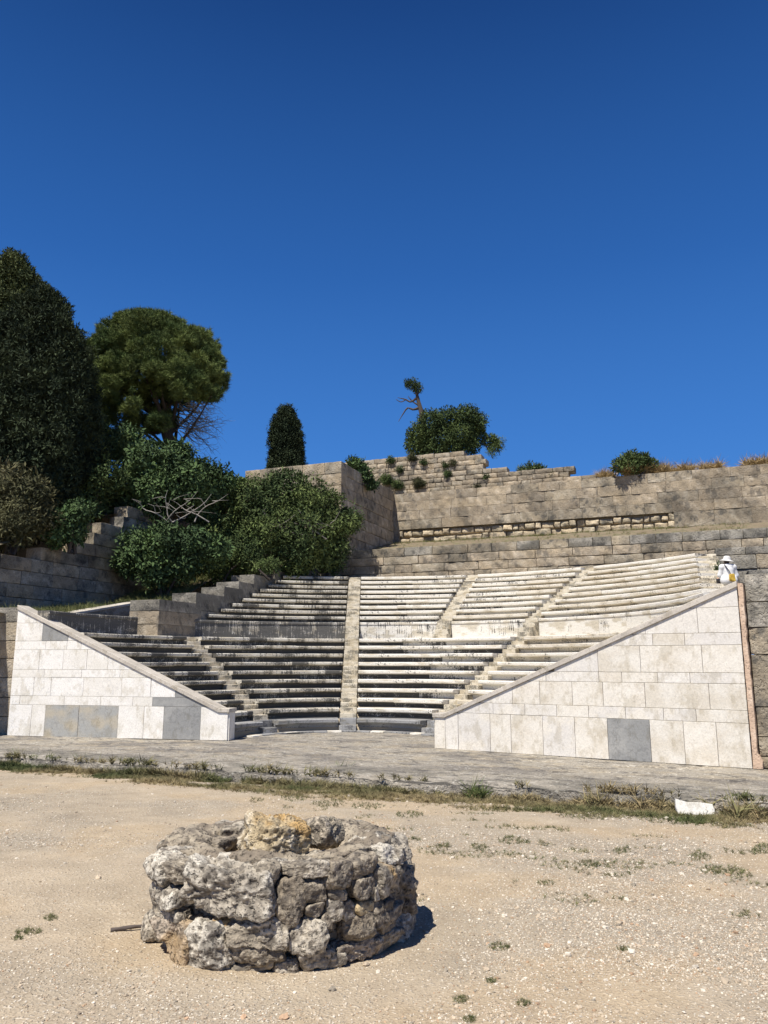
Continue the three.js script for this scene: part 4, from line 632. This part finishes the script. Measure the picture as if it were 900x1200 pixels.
{ // tree behind the ruined wall: dense dark crown and a taller half-dead stem with one live tuft
  const D = 43, base = at(496, 540, D), t = plant('gnarled_tree', 'dark dense tree with a bare dead stem above the ruined wall', 'tree', base);
  crown(t, SP.shrub, [[492, 510, 15], [505, 497, 17], [525, 492, 16, 1], [548, 488, 15], [560, 496, 12], [515, 515, 18], [540, 510, 18], [558, 512, 12, 1], [488, 522, 13], [505, 528, 14], [530, 526, 14], [550, 522, 12], [574, 516, 8], [580, 522, 6]].map(([x, y, p, dd = 0]) => lobeAt(base, x, y, p, D + dd, .95)), 42, C.shrub, { seed: 41, inner: .55, ragged: 1.3 });
  crown(t, SP.shrub, [[484, 452, 9], [480, 449, 6], [489, 455, 6]].map(([x, y, p]) => lobeAt(base, x, y, p, D, .85)), 46, C.shrub, { seed: 42, inner: .3, size: .7, name: 'tuft' });
  crown(t, SP.olive, [[583, 524, 7], [577, 530, 7], [587, 518, 4]].map(([x, y, p]) => lobeAt(base, x, y, p, D - .5, .8)), 22, C.shrub, { seed: 43, inner: .2, name: 'drooping_branch' });
  const q = (x, y) => at(x, y, D).sub(base), trunk = mesh('trunk', taperTube([q(500, 545), q(498, 510), q(494, 485), q(490, 468), q(486, 455)], .24, .06, 8, 14), barkMat, t);
  for (const [pts, r0] of [[[[491, 478], [484, 480], [478, 478], [473, 484], [467, 494]], .09], [[[489, 466], [481, 471], [475, 468], [466, 466]], .08], [[[492, 476], [483, 470], [478, 464]], .06], [[[489, 463], [494, 456], [497, 455]], .05], [[[476, 468], [470, 471], [464, 468]], .04], [[[570, 512], [580, 520], [586, 534]], .05], [[[565, 516], [573, 528], [578, 538]], .05]]) mesh('limb', taperTube(pts.map(p => q(...p)), r0, .015, 6, 8), barkMat, trunk);
}
shrub('hilltop_bush', 'lone dark bush on the wall top at right amid dry grass', [[726, 545, 7], [738, 539, 10, .3], [752, 540, 8], [763, 545, 6], [745, 546, 9]], 37, SP.shrub, 60, C.shrub, 51, { group: 'plants above the walls' });
shrub('hilltop_bush', 'thin strip of green plants peeping above the ruined wall', [[622, 549, 5], [632, 548.5, 5], [612, 550, 4]], 40.5, SP.small, 80, C.fresh, 52, { group: 'plants above the walls', size: 1.2 });
shrub('hanging_ivy', 'dark green plant hanging over the top edge of the bastion', [[418, 545, 9], [424, 552, 9], [430, 560, 7], [413, 541, 6], [436, 567, 5]], 37.5, SP.fig, 60, C.fig, 53, { group: 'plants above the walls', size: .7 });
// plants rooted in the wall joints
[[457, 539, 4], [482, 536, 5], [496, 541, 4], [522, 545, 4], [530, 543, 4], [452, 562, 7], [465, 568, 6], [490, 566, 7], [468, 550, 4], [569, 559, 4], [559, 570, 3], [524, 556, 5], [646, 557, 3]].forEach(([x, y, p], i) => { const q = onW(x, y + p * .5, W2 + (y > 560 ? .16 : .42)), d = -q.z; shrub('wall_plant', ({ 5: 'leafy plant in the ruined wall right beside the hanging ivy', 6: 'low olive plant between the leafy one and the rounded one', 7: 'rounded green plant on the lowest ledge of the ruined wall' })[i] ?? 'small green plant growing from a joint of the ruined wall', [[x, y, p], [x + p * .7, y + 1, p * .6]], d, SP.small, 110, i % 3 === 1 ? C.olive : C.shrub, 60 + i, { group: 'plants in the wall joints', category: 'plant', inner: .3, base: q, noStems: true }); });
shrub('wall_plant', 'dark green weed between the broken side steps and grey wall', [[842, 667, 3.0], [843, 664, 2.4], [841, 671, 2.6]], 23.4, SP.small, 150, C.shrub, 79, { category: 'plant', group: 'weeds by the side steps', inner: .2, noStems: true });

// ---------------------------------------------------------------- grass
function scatter(name, label, geo, pts, cols, size, seed) {
  const inst = new THREE.InstancedMesh(geo, leafMat, pts.length), r = rng(seed), M = new THREE.Matrix4(), Q = new THREE.Quaternion(), E = new THREE.Euler(), c = new THREE.Color();
  pts.forEach(([p, s = 1, t = r()], i) => { M.compose(p, Q.setFromEuler(E.set((r() - .5) * .7, r() * 6.3, (r() - .5) * .7)), V(1, .8 + .5 * r(), 1).multiplyScalar(size * s * (.6 + .8 * r()))); inst.setMatrixAt(i, M); const k = .75 + .5 * r(); c.setRGB(...mix3(cols[0], cols[1], clamp(t)).map(v => v * k)); inst.setColorAt(i, c); });
  inst.name = name; inst.castShadow = inst.receiveShadow = true; scene.add(inst); return meta(inst, label, 'grass', null, 'stuff');
}
{
  const r = rng(300), pts = []; for (let i = 0; i < 90000 && pts.length < 26000; i++) {
    const u = rr(-13, 9.5, r), k = smooth(-8, 4, u), d = rr(-.04, lerp(.75, 1.75, k), r), w = EDGE_W - d + .02, n = fbm(u * 1.1, 3, d * 2.2, 3), fade = d < 0 ? .5 : smooth(lerp(.7, 1.7, k), .25, d); if (r() > fade * 1.15 * smooth(-.35, .25, n + .12)) continue;
    const p = L(u, 0, w); p.y = d < 0 ? -.02 + .02 * r() : groundY(p.x, p.z) - .005; const dry = clamp(.25 + .45 * k + .9 * fbm(u * .7, 8, d * 1.2, 2) + (r() - .5) * .5); pts.push([p, (d < .25 ? 1.25 : .62) * (1 + .8 * Math.max(0, n)), dry]);
  }
  scatter('grass_verge', 'low weedy grass along the front edge of the pavement', SP.grass, pts, [[.085, .105, .035], [.30, .24, .125]], .85, 301);
  const tp = [], tufts = [[45, 886, 14], [120, 897, 12], [250, 893, 12], [90, 893, 12], [300, 897, 8], [850, 948, 22], [700, 940, 12], [560, 930, 10], [880, 955, 20], [760, 943, 14], [18, 885, 8], [160, 897, 10], [400, 905, 8]];
  for (const [x, y, p] of tufts) { const q = onY(x, y + 8, -.24), m = p * 16 / F * .8; for (let i = 0; i < 26; i++) { const a = q.clone().add(V(rr(-m, m, r), 0, rr(-m, m, r))); a.y = groundY(a.x, a.z); tp.push([a, rr(.9, 1.6, r), clamp((x > 600 ? .75 : .15) + rr(-.3, .3, r))]); } }
  scatter('grass_tufts', 'taller grass tufts against the pavement edge', SP.dry, tp, [[.08, .12, .03], [.36, .28, .15]], .85, 302);
  const gp = []; for (let i = 0; i < 30000 && gp.length < 1600; i++) { const z = -rr(6.5, 13.5, r), x = rr(-1.5, 7, r); if (locW(V(x, 0, z)) > EDGE_W - .9) continue; const n = fbm(x * 1.2, 5, z * 2.0, 3); if (n < .30 || gravelAt(x, z) < .5) continue; gp.push([V(x, groundY(x, z) - .004, z), .5, clamp(.3 + rr(-.3, .5, r))]); }
  [[33, 1092, 16, 4], [60, 1076, 9, 4], [585, 1110, 13, 5], [540, 1172, 10, 5], [613, 1176, 9, 4], [275, 1127, 9, 9], [562, 993, 12, 4], [690, 1013, 14, 5], [640, 1035, 10, 3], [835, 1020, 14, 6], [860, 1022, 12, 5], [730, 997, 12, 4], [520, 992, 10, 3], [600, 985, 16, 5], [345, 935, 16, 5], [385, 942, 22, 5], [430, 945, 20, 4], [300, 938, 10, 3], [480, 955, 16, 4], [895, 995, 12, 6], [820, 1005, 14, 5], [550, 1195, 9, 4], [575, 1150, 6, 3], [730, 1112, 8, 3], [470, 1094, 4, 8], [20, 1100, 6, 3]].forEach(([x, y, hw, hh]) => { const n = Math.round(hw * hh * 1.0) + 14; for (let i = 0; i < n; i++) { const a = r() * 6.3, q = Math.sqrt(r()), p = onY(x + Math.cos(a) * q * hw, y + Math.sin(a) * q * hh, .1); for (let k = 0; k < 3; k++) { const d = dir(x + Math.cos(a) * q * hw, y + Math.sin(a) * q * hh); const t = (groundY(p.x, p.z) - EYE) / d.y; p.set(d.x * t, EYE + d.y * t, d.z * t); } gp.push([p.clone(), lerp(.22, .42, smooth(4, 12, -p.z)), clamp(.15 + rr(-.15, .3, r))]); } });
  scatter('ground_weeds', 'small flat green weeds dotted over the gravel', SP.grass, gp, [[.075, .10, .03], [.24, .20, .10]], .8, 303);
  const dp = []; for (let i = 0; i < 2600; i++) { const u = rr(4.6, 15, r), p = L(u, upTop + .0, W2 + rr(.15, 1.2, r)); if (fbm(u * 1.4, 2, 2, 2) < -.15) continue; dp.push([p, rr(.8, 2.6, r), r()]); } for (let i = 0; i < 500; i++) { const p = at(rr(728, 780, r), 549, 37); p.y = upTop + .1; dp.push([p, rr(1, 2.4, r), r()]); }
  scatter('dry_grass', 'dry brown grass along the top of the terrace wall', SP.dry, dp, C.dry, .9, 304);
  const lp = []; for (let i = 0; i < 1500; i++) { const u = rr(UB, 11, r), w = rr(W1 + .4, W2 - .1, r); if (fbm(u * .8, 2, w, 2) < -.1) continue; lp.push([L(u, lerp(6.9, 8.22, smooth(W1 + .5, W2, w)), w), rr(.4, .9, r), r()]); } for (let i = 0; i < 1200; i++) { const u = rr(UB, 8, r), w = W2 - rr(.05, .5, r); lp.push([L(u, 8.2, w), rr(.5, 1.0, r), r()]); }
  scatter('terrace_grass', 'thin grass at the foot of the terrace wall', SP.dry, lp, [[.08, .11, .03], [.30, .25, .11]], .7, 305);
  const sp = []; for (let i = 0; i < 6500; i++) { const u = rr(-12.6, -9.95, r), w = rr(-1, 13, r); sp.push([L(u, sideH(u, w), w), rr(.5, 1.3, r), r()]); }
  scatter('side_grass', 'grass on the strip below the left retaining wall', SP.dry, sp, [[.07, .10, .03], [.22, .21, .08]], .9, 306);
}

// ---------------------------------------------------------------- person in white seated on the side steps
{
  const u = 9.36, P = onU(854.5, 679, u), w = locW(P), root = thing('person', 'person in white jacket and sun hat sitting with a yellow bag', 'person', [P.x, P.y - .12, P.z], TURN + .35); root.scale.setScalar(.93);
  // seat level y = 0.02; the figure looks away from the camera, towards -z
  const cap = (p, a, b, ra, rb) => { const pa = p.clone().sub(a), ba = b.clone().sub(a), h = clamp(pa.dot(ba) / ba.dot(ba)); return pa.addScaledVector(ba, -h).length() - lerp(ra, rb, h); };
  const smin = (a, b, k) => { const h = clamp(.5 + .5 * (b - a) / k); return lerp(b, a, h) - k * h * (1 - h); };
  const J = { pel: V(0, .12, 0), chest: V(0, .40, -.03), neck: V(0, .56, -.04), head: V(0, .70, -.07), sL: V(-.17, .50, -.03), sR: V(.17, .50, -.03), eL: V(-.24, .26, -.08), eR: V(.25, .25, -.06), wL: V(-.12, .17, -.26), wR: V(.15, .14, -.27), hL: V(-.10, .10, -.02), hR: V(.10, .10, -.02), kL: V(-.13, .16, -.43), kR: V(.13, .16, -.43), aL: V(-.13, -.26, -.46), aR: V(.13, -.26, -.46), tL: V(-.13, -.31, -.62), tR: V(.13, -.31, -.62) };
  const bones = { torso: [[J.pel, J.chest, .135, .14], [J.chest, J.neck, .12, .06], [J.sL, J.sR, .068, .068], [J.hL, J.hR, .13, .13]], arms: [[J.sL, J.eL, .062, .05], [J.eL, J.wL, .048, .034], [J.sR, J.eR, .062, .05], [J.eR, J.wR, .048, .034]], legs: [[J.hL, J.kL, .095, .068], [J.kL, J.aL, .066, .045], [J.hR, J.kR, .095, .068], [J.kR, J.aR, .066, .045], [J.aL, J.tL, .045, .035], [J.aR, J.tR, .045, .035]], head: [[J.neck, V(0, .63, -.055), .052, .052], [V(0, .72, -.06), V(0, .66, -.09), .098, .075], [V(0, .69, -.165), V(0, .67, -.18), .016, .02]] };
  for (const [wr2, s] of [[J.wL, 1], [J.wR, -1]]) { bones.arms.push([wr2, wr2.clone().add(V(.02 * s, -.015, -.07)), .034, .034]); for (let f = 0; f < 4; f++) { const a = wr2.clone().add(V(.02 * s + (f - 1.5) * .019, -.015, -.09)); bones.arms.push([a, a.clone().add(V(.005 * s, -.012, -.045 - .006 * (f % 3))), .0095, .009], [a.clone().add(V(.005 * s, -.012, -.05)), a.clone().add(V(.008 * s, -.045, -.065)), .009, .008]); } const th = wr2.clone().add(V(.045 * s, -.005, -.03)); bones.arms.push([th, th.clone().add(V(.02 * s, -.02, -.045)), .011, .009]); }
  function sdfMesh(list, k, cell, lo, hi, colour) {
    const c = lo.clone().add(hi).multiplyScalar(.5), half = Math.max(hi.x - lo.x, hi.y - lo.y, hi.z - lo.z) / 2 + cell * 2, res = Math.min(96, Math.ceil(half * 2 / cell)), mc = new MarchingCubes(res, leafMat, false, false, 200000); mc.isolation = 0;
    for (let z = 0; z < res; z++) for (let y = 0; y < res; y++) for (let x = 0; x < res; x++) { const p = V((x / res * 2 - 1) * half, (y / res * 2 - 1) * half, (z / res * 2 - 1) * half).add(c); let d = 9; for (const b of list) d = smin(d, cap(p, ...b), k); mc.field[x + y * res + z * res * res] = -d; }
    mc.update(); const n = mc.count ?? mc.geometry.drawRange.count, pos = Array.from(mc.positionArray.slice(0, n * 3)); const g = new THREE.BufferGeometry(); for (let i = 0; i < n; i++) { pos[i * 3] = pos[i * 3] * half + c.x; pos[i * 3 + 1] = pos[i * 3 + 1] * half + c.y; pos[i * 3 + 2] = pos[i * 3 + 2] * half + c.z; }
    g.setAttribute('position', new THREE.Float32BufferAttribute(pos, 3)); const m = mergeVertices(g, 1e-4), col = []; if (colour) { const Q = m.attributes.position; for (let i = 0; i < Q.count; i++) col.push(...colour(Q.getX(i), Q.getY(i), Q.getZ(i))); m.setAttribute('color', new THREE.Float32BufferAttribute(col, 3)); } m.computeVertexNormals(); return m;
  }
  const all = [...bones.torso, ...bones.arms, ...bones.legs, ...bones.head], skin = [.48, .30, .21], dark = [.03, .032, .04];
  const body = sdfMesh(all, .035, .0125, V(-.34, -.38, -.68), V(.34, .84, .18), (x, y, z) => y < -.24 ? [.12, .10, .09] : y < .20 && z < -.17 && Math.abs(x) < .21 && !(y > .135 && z < -.24 && z > -.40 && y > .19) ? dark : y < .1 ? dark : y > .58 && z > -.09 && y < .76 ? [.06, .04, .03] : skin);
  mesh('body', body, std({ vertexColors: true, roughness: .7 }), root);
  const jk = [...bones.torso.map(b => [b[0], b[1], b[2] + .022, b[3] + .02]), ...[[J.sL, J.eL, .070, .064], [J.eL, J.wL, .060, .046], [J.sR, J.eR, .070, .064], [J.eR, J.wR, .060, .046], [V(-.05, .53, .03), V(.05, .53, .03), .06, .06]]]; jk[1][3] = .065;
  mesh('jacket', sdfMesh(jk, .04, .014, V(-.36, -.06, -.34), V(.36, .66, .24)), std({ color: new THREE.Color().setRGB(.70, .70, .69), roughness: .9 }), root);
  const hat = [[.001, .155], [.05, .15], [.09, .125], [.105, .08], [.112, .035], [.15, .018], [.20, -.005], [.203, -.012], [.15, .006], [.105, .02], [.1, .07], [.08, .115], [.001, .14]].map(p => new THREE.Vector2(...p)); const hm = mesh('sun_hat', new THREE.LatheGeometry(hat, 28), std({ color: new THREE.Color().setRGB(.62, .61, .58), roughness: .9 }), root); hm.position.set(0, .695, -.065); hm.rotation.set(.12, 0, -.12);
  const bagG = rockGeo(.085, .12, .045, 901, 8, { box: .5, amp: .04, base: [.70, .46, .06], light: [.80, .56, .10], dark: [.5, .3, .03] }); const bag = mesh('shoulder_bag', bagG, std({ vertexColors: true, roughness: .6 }), root); bag.position.set(.0, .16, .21); bag.userData.label = 'yellow bag';
  const strapPts = [V(-.03, .25, .215), V(-.07, .36, .2), V(-.105, .46, .15), V(-.12, .56, .03), V(-.08, .57, -.09)]; mesh('strap', new THREE.TubeGeometry(new THREE.CatmullRomCurve3(strapPts), 16, .014, 6), std({ color: new THREE.Color().setRGB(.03, .03, .035) }), bag).position.set(0, -.16, -.21);
}
renderer.render(scene, camera);
